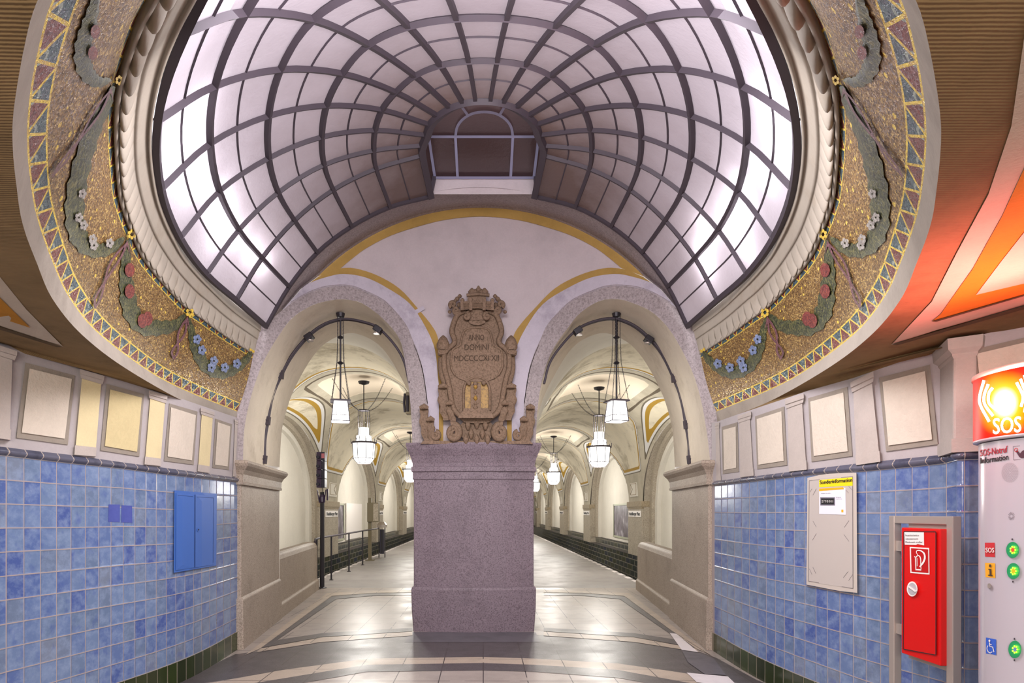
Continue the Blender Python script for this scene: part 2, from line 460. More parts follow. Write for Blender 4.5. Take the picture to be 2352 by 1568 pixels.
M['fruity'] = tess('brown_fruit_tesserae', [(.1, rgb(96, 80, 40)), (.5, rgb(130, 106, 60)), (1, rgb(160, 136, 84))])
M['ribbon'] = tess('purple_ribbon_tesserae', [(.1, rgb(74, 40, 50)), (.5, rgb(106, 62, 70)), (1, rgb(140, 96, 100))])
M['goldt'] = tess('gold_rosette_tesserae', [(.1, rgb(180, 140, 30)), (1, rgb(250, 220, 90))])

def glass_mat(name, c, brown, dim_crown):
    m = Mat(name, .25, 0, .5); nt = m.nt; P = m.pos()
    n1 = m.noise(P, 1.1, 5, .6); n2 = m.noise(P, 28, 3, .6)
    x, y, z = m.xyz()
    col = m.mix((n1-.45).max(0)*1.2, c, sc(c, .78))
    if dim_crown:  # weaker backlight near the crown, painted into the glass colour
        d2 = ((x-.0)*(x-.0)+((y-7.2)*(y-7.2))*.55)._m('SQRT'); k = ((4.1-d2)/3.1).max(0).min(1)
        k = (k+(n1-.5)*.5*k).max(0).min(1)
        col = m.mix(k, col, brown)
    tr = m.node('ShaderNodeBsdfTranslucent'); di = m.node('ShaderNodeBsdfDiffuse'); gl = m.node('ShaderNodeBsdfGlossy'); gl.inputs['Roughness'].default_value = .22
    bp = m.node('ShaderNodeBump'); bp.inputs['Strength'].default_value = .35; bp.inputs['Distance'].default_value = .01; m.link(n2, bp.inputs['Height'])
    for q in (tr, di): m.link(col, q.inputs['Color'])
    for q in (tr, di, gl): m.link(bp.outputs[0], q.inputs['Normal'])
    a = m.node('ShaderNodeMixShader'); a.inputs[0].default_value = .35; m.link(tr.outputs[0], a.inputs[1]); m.link(di.outputs[0], a.inputs[2])
    b = m.node('ShaderNodeMixShader'); b.inputs[0].default_value = .1; m.link(a.outputs[0], b.inputs[1]); m.link(gl.outputs[0], b.inputs[2])
    m.link(b.outputs[0], nt.nodes['Material Output'].inputs[0]); return m.m
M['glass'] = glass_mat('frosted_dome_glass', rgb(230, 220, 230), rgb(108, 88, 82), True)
M['darkglass'] = glass_mat('dark_lantern_glass', rgb(92, 72, 72), rgb(80, 60, 60), False)  # darker glass for the crown window

def floor_mat(name, c, joint, speck, rough, jl=.42):
    m = Mat(name, rough, 0, .5); x, y, z = m.xyz(); P = m.pos()
    big = m.noise(P, 1.6, 6, .65); sm = m.noise(P, 130, 2, .8)
    col = m.ramp(sm, [(.35, sc(c, 1-speck)), (.5, c), (.65, sc(c, 1+speck*.8))])
    col = m.mix((big-.48).max(0)*2.6, col, sc(c, .6)); sp2 = m.noise(P, 7, 5, .8); col = m.mix((sp2-.62).max(0)*5, col, sc(c, .45))
    if joint:
        gx = (x/jl).fract(); gy = (y/jl+.3).fract(); e = (gx.min(1-gx)).min(gy.min(1-gy))
        wn = m.node('ShaderNodeTexWhiteNoise', noise_dimensions='2D'); m.link(m.comb((x/jl).floor(), (y/jl+.3).floor()), wn.inputs['Vector'])
        col = m.mix(m.x(wn.outputs['Value'])*.35, col, sc(c, .8)); jn = m.noise(P, 3, 2)
        col = m.mix(e.lt(.012)*jn.gt(.4), col, rgb(60, 52, 52))
    m.base(col); m.rough(big*.4+rough-.08); return m.m
M['terrazzo'] = floor_mat('terrazzo_tiles', rgb(154, 143, 136), True, .16, .27)
M['platform'] = floor_mat('platform_screed', rgb(132, 127, 126), False, .08, .36)
M['tlight'] = floor_mat('light_terrazzo_band', rgb(172, 156, 140), True, .14, .3)
M['tdark'] = floor_mat('dark_terrazzo_band', rgb(80, 74, 76), True, .7, .27)
M['tslate'] = floor_mat('slate_slab', rgb(92, 88, 94), False, .08, .3)
M['tnew'] = floor_mat('new_white_slab', rgb(214, 206, 206), False, .04, .35)

def ceil_mat():
    m = Mat('combed_brown_ceiling', .9, 0, .2); x, y, z = m.xyz(); P = m.pos()
    n = m.noise(P, 2.4, 7, .7); g = m.noise(P, 60, 2, .7)
    c = rgb(132, 108, 74); col = m.ramp(n, [(.3, sc(c, .7)), (.5, c), (.75, sc(c, 1.25))])
    comb = (y*520+n*7).sin(); m.base(m.mix(comb.gt(.4)*.15, col, sc(c, .6))); m.bump(comb*.5+g, .3, .004); return m.m
M['ceil'] = ceil_mat()
M['ceilw'] = plaster('ceiling_white_band', rgb(200, 184, 162), .08, 3, .3, .9, 60)
M['ceilo'] = plaster('ceiling_orange_field', rgb(190, 128, 30), .12, 3, .4, .9, 60)
M['ceill'] = plaster('ceiling_dark_line', rgb(88, 70, 46), .2, 6, .6, .9, 60)

# ------------------------------------------------------------------ plans
def mirx(x):
    a = abs(x-1095); return 2*(1088+16*min(1, a/370))-x
def mir(pts): return [(mirx(x), y) for x, y in pts]
def Yw(x):
    a = abs(x-1095); t = min(1, max(0, (a-150)/395)); return 8.12-1.02*(t**1.05)
def wm(x, y, o=0):
    Y = Yw(x)-o; return pY(x, y, Y)

LP = cr([(-2.86, 7.09), (-2.82, 6.31), (-2.83, 5.8), (-2.9, 5.3), (-3.02, 4.79), (-3.16, 4.2), (-3.3, 3.6), (-3.5, 2.6), (-3.6, 1), (-3.6, -1.5), (-3.6, -4)], 10)
RP = cr([(2.65, 7.07), (2.63, 6.2), (2.65, 5.65), (2.71, 5.1), (2.81, 4.44), (2.925, 3.95), (2.935, 3.88)], 10)
RP = np.vstack([RP, cr([(2.9, 3.74), (2.83, 3.64), (2.86, 3.6), (2.93, 3.585), (3.05, 3.5), (3.2, 3.2), (3.35, 2), (3.4, -1), (3.4, -4)], 8)])
def mk(plan):
    px = CX+F*plan[:, 0]/np.maximum(plan[:, 1], .05); n = int(np.argmax(plan[:, 1] < .9)) or len(plan)
    return px[:n], plan[:n]
LPX, LPP = mk(LP); RPX, RPP = mk(RP)
def side_Y(side, x):
    px, pp = (LPX, LPP) if side < 0 else (RPX, RPP)
    o = np.argsort(px); return float(np.interp(x, px[o], pp[o, 1]))
def sm_(side): return lambda x, y, o=0: (lambda Y: pY(x, y, Y*(1-o/(Y*math.sqrt(1+((x-CX)/F)**2)))))(side_Y(side, x))

# ------------------------------------------------------------------ side walls (tiles, cap, plinth, frieze)
SIDE = {-1: dict(cap=[(12, 1046.5), (160, 1063.7), (282, 1076), (377, 1089), (545, 1107)], top=[(0, 1025), (56, 1032.5), (166, 1045), (284, 1062), (407, 1078), (545, 1097)],
                 fr=[(0, 783), (55, 813), (184, 846), (341, 894), (460, 935), (545, 963)],
                 cols=[15.3, 55, 93, 130, 163, 196, 227, 255, 283, 310, 335, 359, 382, 404, 425, 444.5, 463, 481.5, 497, 513, 529, 545]),
        1: dict(cap=[(1642, 1115), (1741, 1104), (1848, 1092), (1998, 1081), (2098, 1071.6), (2171, 1064), (2200, 1056), (2352, 1050)],
                top=[(1642, 1105), (1753, 1091), (1858, 1078), (1980, 1063), (2171, 1043.6), (2190, 1036), (2240, 1033), (2352, 1026)],
                fr=[(1642, 974), (1693, 956), (1801, 921), (1854, 903), (1960, 874), (2060, 840), (2138, 815), (2215, 786), (2352, 752)],
                cols=[1642, 1657, 1671, 1687, 1704, 1721.5, 1740.6, 1760, 1781, 1802, 1824, 1848.7, 1874.5, 1900, 1929, 1960, 1989, 2022.5, 2057, 2095, 2133.5, 2174, 2215, 2255, 2300, 2352])}
def yat(tab, x): return float(np.interp(x, [p[0] for p in tab], [p[1] for p in tab]))
walls = {}
for side, nm in ((-1, 'wall_left'), (1, 'wall_right')):
    d = SIDE[side]; plan = LP if side < 0 else RP; rows = []; uvt = []
    W_ = empty(nm, (plan[0][0], plan[0][1], 0)); W_['kind'] = 'structure'; walls[side] = W_
    px, pp = (LPX, LPP) if side < 0 else (RPX, RPP)
    # heights as function of plan index (frozen beyond the frame)
    zc = []; zt = []; zf = []; u = []; acc = 0
    colx = d['cols']; base_u = 0
    for i, (X, Y) in enumerate(plan):
        x = CX+F*X/Y if Y > .9 else (-1e5 if side < 0 else 1e5)
        xq = min(max(x, 0), 2352); Yq = side_Y(side, xq)
        inf = (0 <= x <= 2352)
        zc.append(EYE+(CY-yat(d['cap'], xq))/F*Yq if inf or i == 0 else zc[-1]); zt.append(EYE+(CY-yat(d['top'], xq))/F*Yq if inf or i == 0 else zt[-1])
        zf.append(EYE+(CY-yat(d['fr'], xq))/F*Yq if inf or i == 0 else zf[-1])
        if inf: u.append(float(np.interp(x, colx, range(len(colx))))*1.0)
        else:
            pr = plan[i-1]; stp = math.hypot(X-pr[0], Y-pr[1])/.157; u.append(u[-1]+(-stp if side < 0 else stp))
    u = np.array(u)
    ztile0 = .205
    def strip(za, zb, va, vb, mat, name, off=0.0, offb=None, rowsn=2):
        mb = MB(); R = []; U = []
        for k in range(rowsn):
            t = k/(rowsn-1); r = []; uu = []
            for i, (X, Y) in enumerate(plan):
                a = za[i] if hasattr(za, '__len__') else za; b = zb[i] if hasattr(zb, '__len__') else zb
                tx, ty = plan[min(i+1, len(plan)-1)]-plan[max(i-1, 0)]; L = math.hypot(tx, ty); nx, ny = (ty/L, -tx/L)
                if nx*side > 0: nx, ny = -nx, -ny
                o_ = off if offb is None else off+(offb-off)*t
                if callable(off): o_ = off(t)
                r.append((X+nx*o_, Y+ny*o_, a+(b-a)*t)); uu.append((u[i], va+(vb-va)*t))
            R.append(r); U.append(uu)
        if side > 0: R = R[::-1]; U = U[::-1]
        mb.grid(R, U); return mb.obj(name, mat, W_, smooth=True)
    strip(ztile0, zc, 0, 11, M['tile'], 'tile_field')
    strip(0, ztile0, 0, 1, M['greentile'], 'plinth_tiles', .012)
    strip(zc, zt, 0, 1, M['captile'], 'cap_tiles', lambda t: .006+.024*math.sin(math.pi*min(1, t*1.1)), rowsn=6)
    strip(zt, [q+.02 for q in zf], 0, 1, M['frieze'], 'frieze_wall'); d['topcurve'] = [(X, Y, q+.004) for (X, Y), q in zip(plan, zf)]
    mp = sm_(side)
    # fill strips of rail under panels
# frieze panels: outer quad, inner quad (TL,TR,BR,BL)
def inset(q, k):
    c = np.mean(q, axis=0); return [tuple(np.array(p)+(c-np.array(p))*k) for p in q]
panels = {-1: [([(58, 832), (172, 862), (156, 1021), (38, 1005)], [(68, 846), (165, 870), (149, 1007), (50, 993)], 'panel'),
               ([(245, 881), (331, 905), (320, 1048), (231, 1034)], [(253, 894), (326, 913), (315, 1037), (241, 1024)], 'panely'),
               ([(389, 926), (454, 945), (445, 1067), (377, 1058)], [(393, 935), (450, 953), (441, 1057), (385, 1048)], 'panel'),
               ([(495, 961), (533, 974), (526, 1079), (488, 1074)], [(500, 969), (529, 979), (523, 1071), (494, 1067)], 'panel')],
          1: [([(1657.5, 980), (1694, 969), (1697, 1083), (1660, 1088)], [(1661, 987), (1690, 979), (1691, 1074), (1663, 1079)], 'panel'),
              ([(1734, 956), (1801, 933), (1807.6, 1068), (1739, 1077)], [(1738, 962), (1795, 944), (1800, 1058), (1742, 1067)], 'panel'),
              ([(1856, 914), (1946, 888), (1957.6, 1047), (1864, 1060)], [(1861, 922), (1937, 901), (1947, 1036), (1869, 1047)], 'panel'),
              ([(2019, 867), (2136, 837), (2154, 1020), (2035, 1036.5)], [(2027, 877), (2124.5, 852), (2141, 1009), (2040.5, 1022.7)], 'panel'),
              ([(2230, 804), (2440, 754), (2460, 985), (2250, 1010)], [(2244, 812), (2430, 768), (2445, 970), (2262, 992)], 'panel')]}
for side in (-1, 1):
    mp = sm_(side)
    for outer, inner, mt in panels[side]:
        f_ = MB(); n = 4
        A = densify(outer, 12); 
        slab(f_, outer, mp, .016, -.02, 16); fo = f_.obj('panel_frame', M['panelframe'], walls[side])
        p_ = MB(); slab(p_, inner, mp, .03, .0, 16); p_.obj('panel_field', M[mt], fo)
# pilasters: (TL, TR, BR, BL, cap height px, base height px, material, protrude)
pil = {-1: [([(-60, 775), (40, 806), (24, 1010), (-80, 996)], 22, 26, 'pilw', .09),
            ([(184, 847), (240, 863), (220, 1048), (171, 1044)], 20, 22, 'pily', .05),
            ([(342, 896), (385, 909), (369, 1070), (332, 1066)], 17, 18, 'pily', .05),
            ([(461, 936), (493, 946), (481, 1086), (454, 1082)], 14, 16, 'pily', .045),
            ([(539, 963), (547, 966), (541, 1094), (535, 1093)], 8, 14, 'pilw', .04)],
       1: [([(1642, 972), (1652, 970), (1656, 1103), (1645, 1104)], 12, 10, 'pilw', .03),
           ([(1694, 955), (1725, 945), (1731, 1092), (1700, 1096)], 15, 17, 'pilw', .045),
           ([(1803, 919), (1846, 904), (1853, 1078), (1812, 1083)], 18, 20, 'pilw', .05),
           ([(1953, 878), (2006, 852), (2022, 1060), (1966, 1068)], 22, 23, 'pilw', .06)           ]}
for side in (-1, 1):
    mp = sm_(side)
    for q, ch, bh, mt, pr in pil[side]:
        (x0, y0), (x1, y1), (x2, y2), (x3, y3) = q
        lerp = lambda a, b, t: (a[0]+(b[0]-a[0])*t, a[1]+(b[1]-a[1])*t)
        Hh = y3-y0; tc = ch/Hh; tb = 1-bh/Hh
        a0, a1 = lerp(q[0], q[3], tc), lerp(q[1], q[2], tc); b0, b1 = lerp(q[0], q[3], tb), lerp(q[1], q[2], tb)
        dx = (x1-x0)*.1
        mb = MB(); slab(mb, [(a0[0]+dx, a0[1]), (a1[0]-dx, a1[1]), (b1[0]-dx*.3, b1[1]), (b0[0]+dx*.3, b0[1])], mp, pr*.7, -.02, 20)
        po = mb.obj('pilaster', M[mt], walls[side])
        mb = MB(); slab(mb, [q[0], q[1], lerp(q[1], q[2], tc*.55), lerp(q[0], q[3], tc*.55)], mp, pr*1.25, -.02, 20)
        slab(mb, [lerp(q[0], q[3], tc*.5), lerp(q[1], q[2], tc*.5), (a1[0]-dx*.5, a1[1]+1), (a0[0]+dx*.5, a0[1]+1)], mp, pr*.95, -.02, 20)
        mb.obj('pilaster_capital', M['pilw'], po)
        mb = MB(); slab(mb, [b0, b1, q[2], q[3]], mp, pr*.85, -.02, 20); mb.obj('pilaster_base', M['pilw'], po)
pp_ = [(2.94, 3.93), (2.80, 3.63), (2.885, 3.565), (3.02, 3.7)]
mb = MB(); mb.prism(pp_, [(2.03, 0), (2.53, 0)]); po = mb.obj('pilaster', M['pilw'], walls[1], bevel=.012)
mb = MB(); mb.prism(pp_, [(1.95, .012), (2.03, .012), (2.035, 0)]); mb.obj('pilaster_base', M['pilw'], po)
mb = MB(); mb.prism(pp_, [(2.51, 0), (2.525, .008), (2.535, .008), (2.56, .03), (2.625, .035)]); mb.obj('pilaster_capital', M['pilw'], po)
# replacement tiles on the left wall
mb = MB(); mpL = sm_(-1)
slab(mb, [(249.5, 1158), (275.5, 1158.5), (275, 1199), (248.5, 1198)], mpL, .004, -.01, 0); slab(mb, [(279, 1160), (303.5, 1161), (304, 1200), (278.5, 1199.5)], mpL, .004, -.01, 0)
mb.obj('replacement_tiles', M['bluetile2'], walls[-1])

# ------------------------------------------------------------------ ring over the hall: outer band, mosaic, cornice, dome
def ringXY(tab, H, extra, c=1095):
    out = []
    for y, h in tab:
        Y = F*H/(CY-y); out.append((-h/F*Y, Y))
    out += extra
    return cr(out, 10)
Ctab = [(750, 495), (696, 565), (603, 653), (540, 692), (464, 724), (393, 739), (312, 745), (232, 737), (147, 716), (70, 686), (0, 650)]
Itab = [(806, 512), (764, 577), (723, 632), (696, 670), (638, 724), (580, 769), (518, 797), (446, 822), (393, 829), (335, 833), (268, 834), (201, 829), (147, 817), (58, 788), (0, 760)]
Gtab = [(945, 550), (905, 650), (870, 724), (820, 800), (755, 880), (680, 938), (600, 975), (500, 1010), (402, 1027), (312, 1033), (214, 1026), (107, 1006), (0, 975)]
Otab = [(968, 552), (937, 636), (905, 705), (840, 815), (770, 905), (690, 972), (600, 1012), (514, 1043), (420, 1058), (330, 1066), (250, 1063), (112, 1040), (0, 1008)]
HC, HI, HG, HO = 2.17, 1.858, 1.153, 1.045
def fullring(tab, H, extra, n):
    L = resamp(ringXY(tab, H, extra), n)
    axis = lambda Y: (1095-CX)/F*Y
    Lp = [(axis(Y)+X, Y, EYE+H) for X, Y in L]; Rp = [(axis(Y)-X, Y, EYE+H) for X, Y in L]
    return np.array(Lp+Rp[::-1][1:])
NR = 460
Cc = fullring(Ctab, HC, [(-1.0, 2.38), (-.7, 2.17), (-.35, 2.06), (0, 2.02)], NR); Ic = fullring(Itab, HI, [(-1.0, 2.03), (-.7, 1.83), (-.35, 1.71), (0, 1.67)], NR)
Gc = fullring(Gtab, HG, [(-.8, 1.24), (-.6, 1.14), (-.3, 1.05), (0, 1.02)], NR); Oc = fullring(Otab, HO, [(-.75, 1.125), (-.55, 1.03), (-.3, .955), (0, .93)], NR)
arc = np.r_[0, np.cumsum(np.linalg.norm(np.diff(Gc, axis=0), axis=1))]
frz = empty('mosaic_frieze', tuple(Gc[NR]), 'gold mosaic frieze with garlands running round the underside of the dome opening', 'mosaic')
def msurf(t, s, off=0):
    """t index 0..2NR-2 (float), s 0..1"""
    i = min(int(t), len(Gc)-2); f = t-i
    g = Gc[i]*(1-f)+Gc[i+1]*f; q = Ic[i]*(1-f)+Ic[i+1]*f
    tg = Gc[i+1]-Gc[i]; ac = q-g; n = np.cross(tg, ac); n /= np.linalg.norm(n)+1e-9
    if n[2] > 0: n = -n
    return Vector(g+ac*s+n*(off+.02*math.sin(math.pi*s)))
mb = MB(); NS = 14
rows = []; uvs = []
for k in range(NS+1):
    s = k/NS; rows.append([msurf(i, s) for i in range(0, len(Gc)-1, 2)]+[msurf(len(Gc)-1.001, s)]); ii = list(range(0, len(Gc)-1, 2))+[len(Gc)-1]
    uvs.append([(arc[i], s) for i in ii])
mb.grid(rows, uvs); mosaic = mb.obj('mosaic_field', M['mosaic'], frz, True)
# outer band
mb = MB(); mb.grid([[Vector(p) for p in Gc[::2]], [Vector(p) for p in Oc[::2]]])
o_ = mb.obj('trim_1', M['oband'], None, True); o_['kind'] = 'structure'
# cornice with gadroons
arcI = np.r_[0, np.cumsum(np.linalg.norm(np.diff(Ic, axis=0), axis=1))]
Lt = arcI[-1]; nper = round(Lt/.155); N2 = nper*10
ti = np.linspace(0, Lt, N2+1); Ir = np.stack([np.interp(ti, arcI, Ic[:, k]) for k in range(3)], 1); Cr = np.stack([np.interp(ti, arcI, Cc[:, k]) for k in range(3)], 1)
prof = [(0, 0), (.02, -.05), (.10, -.055), (.11, -.02), (.13, -.02)]+[(.13+.37*k/9, None) for k in range(10)]+[(.52, -.015), (.6, -.02), (.75, -.005), (.88, .0), (.89, -.03), (.97, -.035), (.98, 0.02), (1.0, .03)]
rows = []
for s, dz in prof:
    r = []
    for i in range(N2+1):
        p = Ir[i]*(1-s)+Cr[i]*s; ph = (i % 10)/10
        if dz is None:
            w = (s-.13)/.37; lobe = math.sin(math.pi*ph)**.55; z = -.135*lobe*math.sin(math.pi*min(1, w*1.05+.06))**.6*(1-.6*w)-.006
        else: z = dz
        r.append((p[0], p[1], p[2]+z))
    rows.append(r)
mb = MB(); mb.grid(rows); o_ = mb.obj('trim_2', M['cornice'], None, True); o_['kind'] = 'structure'

# px -> mosaic params
TT = np.linspace(0, len(Gc)-1.001, 700); SS = np.linspace(0, 1, 41)
gp = np.array([[msurf(t, s) for s in SS] for t in TT]); gx = CX+F*gp[..., 0]/gp[..., 1]; gy = CY-F*(gp[..., 2]-EYE)/gp[..., 1]
def mos(x, y, off=0.006):
    d = (gx-x)**2+(gy-y)**2; i, j = np.unravel_index(np.argmin(d), d.shape)
    i = min(max(i, 1), len(TT)-2); j = min(max(j, 1), len(SS)-2)
    # local newton
    dt = np.array([gx[i+1, j]-gx[i-1, j], gy[i+1, j]-gy[i-1, j]])/2; ds = np.array([gx[i, j+1]-gx[i, j-1], gy[i, j+1]-gy[i, j-1]])/2
    try: a = np.linalg.solve(np.stack([dt, ds], 1), np.array([x-gx[i, j], y-gy[i, j]]))
    except Exception: a = (0, 0)
    a = np.clip(a, -1.2, 1.2); st = TT[1]-TT[0]
    return msurf(min(max(TT[i]+a[0]*st, 0), TT[-1]), min(max(SS[j]+a[1]/40, 0), 1), off)
swags = [([(577, 806), (564, 826), (535, 848), (503, 855), (470, 838), (449, 800), (440, 765), (432, 728)], 26, 'flowerb', [(449, 778), (460, 803), (482, 843), (513, 843), (541, 834), (488, 828)]),
         ([(424, 722), (402, 745), (365, 752), (328, 748), (300, 715), (290, 660), (287, 610), (292, 550)], 36, 'fruit', [(322, 735), (334, 730), (292, 618), (292, 667)]),
         ([(283, 545), (258, 566), (222, 574), (187, 556), (170, 510), (172, 440), (190, 360), (215, 290), (243, 235), (258, 195)], 40, 'flowerw', [(172, 495), (184, 513), (208, 560), (245, 555), (180, 440), (205, 545)]),
         ([(250, 180), (228, 186), (205, 176), (188, 145), (188, 100), (200, 55), (212, 10), (220, -40)], 36, 'fruit', [(205, 60), (200, 110)])]
for sd in (-1, 1):
    fx = (lambda x: x) if sd < 0 else (lambda x: 2*1095-x+3)
    for pts, w, fm, fls in swags:
        P = cr(pts, 5); n = len(P)
        mb = MB(); A = []; B = []
        for i in range(n):
            t = P[min(i+1, n-1)]-P[max(i-1, 0)]; t /= np.linalg.norm(t)+1e-9; q = np.array((-t[1], t[0])); f = i/(n-1)
            ww = w*(.18+.92*math.sin(math.pi*min(1, max(0, f)))**.75)*.5*(1+.13*((i % 3)-1))
            A.append(mos(fx(P[i][0]+q[0]*ww), P[i][1]+q[1]*ww, .005)); B.append(mos(fx(P[i][0]-q[0]*ww), P[i][1]-q[1]*ww, .005))
        C_ = [mos(fx(P[i][0]), P[i][1], .012) for i in range(n)]
        mb.grid([A, C_, B]); g_ = mb.obj('garland', M['leaf'], frz, True)
        for (x, y) in fls:
            mb = MB()
            r_ = 10 if fm != 'fruit' else 13
            if fm == 'fruit': slab(mb, discp(x, y, r_*.9, r_*1.3, 10), lambda a, b, o=0: mos(fx(a), b, .017), 0, None, 0)
            else:
                for k in range(5):
                    a = k*2*math.pi/5; slab(mb, discp(x+6*math.cos(a), y+7*math.sin(a), 4.4, 5.2, 7), lambda a_, b, o=0: mos(fx(a_), b, .017), 0, None, 0)
            mb.obj('fruit' if fm == 'fruit' else 'flower', M[fm], g_)
    for rx, ry, e in ((431, 716, [(425, 735), (412, 770), (400, 800), (398, 822)]), (295, 535, [(285, 560), (252, 610), (225, 670), (214, 705)]), (262, 176, [(245, 205), (205, 270), (150, 350), (112, 400)]), (578, 797, None)):
        mb = MB()
        for k in range(6): slab(mb, discp(rx+6.5*math.cos(k*math.pi/3+.5), ry+8*math.sin(k*math.pi/3+.5), 3.4, 4.2, 8), lambda a, b, o=0: mos(fx(a), b, .02), 0, None, 0)
        mb.obj('rosette', M['goldt'], frz)
        if e:
            mb = MB(); P = cr(e, 6); A = [];
            for off_ in (-1, 1):
                Q = []
                for i, p in enumerate(P):
                    f = i/(len(P)-1); Q.append((p[0]+off_*7*math.sin(f*math.pi*2.0), p[1]+off_*2))
                stroke(mb, Q, 4.5, lambda a, b, o=0: mos(fx(a), b, .012), 0, None, n=0)
            for pp_ in (e[0], ):
                slab(mb, [(pp_[0]+3, pp_[1]-10), (pp_[0]-12, pp_[1]+8), (pp_[0]+2, pp_[1]+4), (pp_[0]+8, pp_[1]+24)], lambda a, b, o=0: mos(fx(a), b, .014), 0, None, 0)
            mb.obj('ribbon', M['ribbon'], frz)

# dome glass table
T = [([(989, 448), (969, 353), (969, 330), (978.6, 306), (986.6, 282), (1005, 261), (1033.5, 242), (1063, 231), (1092, 226)], 3.708, 1109, None),
     ([(894.5, 472.6), (862, 384), (856, 341.6), (858.7, 294.5), (874.6, 247), (906.8, 205.6), (951.5, 167.5), (1011, 142.6), (1076, 133)], 3.58, 1109, None),
     ([(805.6, 517.3), (762.5, 432.8), (741, 374.7), (735.3, 310), (746, 237), (782.4, 162.5), (843.7, 94.5), (936.6, 51.4), (1047.7, 33)], 3.355, 1106, None),
     ([(726, 578), (673, 503.7), (634.8, 439), (612.6, 359), (611.8, 261), (639, 153), (714, 36), (842, -38), (1010, -72)], 3.04, 1102, None),
     ([(661, 657), (598, 590.7), (544, 525.5), (498.4, 436), (476.7, 325), (487, 191), (555.8, 20.4)], 2.64, 1099, [(-.78, 2.75), (-.27, 2.45)]),
     ([(608, 749), (538, 688.7), (469, 628.7), (407, 545), (362, 431), (354, 270.4), (414, 65)], 2.17, 1095, [(-.87, 2.27), (-.3, 2.02)])]
hoops = []
for pts, H, c, ex in T:
    L = []; R = []
    for x, y in pts:
        Y = F*H/(CY-y); L.append(((x-CX)/F*Y, Y, EYE+H)); R.append(((2*c-x-CX)/F*Y, Y, EYE+H))
    for X, Y in (ex or []):
        ax = (c-CX)/F*Y; L.append((ax+X, Y, EYE+H)); R.append((ax-X, Y, EYE+H))
    hoops.append(np.array(L+R[::-1]))
sub = 5
HS = [cr(h, sub) for h in hoops]            # along hoop
NC = len(HS[0]); surf = []                    # across
for j in range(NC): surf.append(cr([h[j] for h in HS], 4))
surf = np.array(surf)                         # [along][across(21)]
dc = Vector((0, 7.0, EYE+1.6)); nrm = lambda p: (Vector(p)-dc).normalized()
dome = empty('glass_dome', (0, 7.1, EYE+2.17), 'large half dome of frosted glass panes in dark iron bars above the hall', 'skylight')
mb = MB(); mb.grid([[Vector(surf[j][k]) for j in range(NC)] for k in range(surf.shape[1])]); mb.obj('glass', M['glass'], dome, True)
for k in range(6):
    w_, h_ = ((.07, .05) if k in (0,) else (.038, .04)); mb = MB(); mb.bar([surf[j][k*4] for j in range(NC)], w_ if k < 5 else .05, h_, nrm, 0.0); mb.obj('hoop_bar', M['iron'], dome)
for j in range(0, NC, sub):
    mb = MB(); mb.bar([surf[j][k] for k in range(surf.shape[1])], .034, .036, nrm, .0); mb.obj('rib_bar', M['iron'], dome)
for k in range(5):
    mb = MB(); mb.bar([surf[j][k*4+2] for j in range(NC)], .012, .012, nrm, .0); mb.obj('glazing_bar', M['iron'], dome)
tubes = [(432, 262), (428, 300), (420, 345), (462, 375), (470, 415), (500, 455), (530, 492), (560, 530), (585, 572), (600, 606), (500, 540), (1768, 250), (1770, 300), (1764, 350), (1752, 400), (1712, 435), (1690, 470), (1662, 505), (1622, 535), (1606, 575), (1622, 615), (1700, 560)]
sp_ = surf.reshape(-1, 3); spx = CX+F*sp_[:, 0]/sp_[:, 1]; spy = CY-F*(sp_[:, 2]-EYE)/sp_[:, 1]
for tx, ty in tubes:
    i = int(np.argmin((spx-tx)**2+(spy-ty)**2)); p = Vector(sp_[i]); lamp('POINT', 'dome_bulb', p+nrm(p)*.17, 3.0, (.94, .96, 1), .06)
# unseen slab added above the crown to block world light from the panes
mb = MB(); mb.box((0, 7.5, 6.1), (5, 3.2, .1)); o_ = mb.obj('shade_slab', M['cream']); o_['kind'] = 'structure'
# lantern window at the crown
lw = empty('crown_window', (0, 6.9, 5.4), 'small arched window with pale blue-grey bars and dark panes at the crown of the glass dome', 'window')
def lwp(x, y, o=0):
    yt = 6.57
    if y > 312: Y = 7.2+(yt-7.2)*(408-y)/96.
    else: Y = yt+(5.75-yt)*(312-y)/82.
    return pY(x, y, Y-o)
arch = [(997, 408), (984, 312)]+[(x, y) for x, y in [(979, 300), (988, 280), (1005, 262), (1033, 244), (1063, 234), (1092, 229), (1110, 228), (1128, 229), (1155, 234), (1186, 246), (1213, 263), (1232, 282), (1241, 300)]]+[(1238, 312), (1228, 408)]
_c = np.array((1110, 330.)); archb = [tuple(_c+(np.array(p)-_c)*(1.16 if p[1] < 400 else 1)) for p in arch]; archb[0] = (972, 420); archb[-1] = (1250, 420)
mb = MB(); slab(mb, archb, lwp, 0, None, 14); mb.obj('pane', M['darkglass'], lw)
fr_ = MB(); stroke(fr_, [(984, 314), (1237, 314)], 6, lwp, .04, .0, n=0); stroke(fr_, [(996, 408), (1229, 408)], 6, lwp, .04, 0, n=0)
stroke(fr_, [(999, 408), (990, 350), (985, 314)], 6, lwp, .04, 0, n=0); stroke(fr_, [(1226, 408), (1233, 350), (1237, 314)], 6, lwp, .04, 0, n=0)
stroke(fr_, [(1051, 408), (1046, 314)], 6, lwp, .04, 0, n=0); stroke(fr_, [(1173, 408), (1178, 314)], 6, lwp, .04, 0, n=0)
stroke(fr_, [(1046, 314), (1050, 292), (1063, 274), (1085, 261), (1112, 257), (1139, 261), (1161, 274), (1174, 292), (1178, 314)], 6, lwp, .04, 0, n=4)
stroke(fr_, [(1059, 243), (1074, 264)], 6, lwp, .04, 0, n=0); stroke(fr_, [(1160, 243), (1148, 264)], 6, lwp, .04, 0, n=0)
fr_.obj('frame', M['greyblue'], lw)

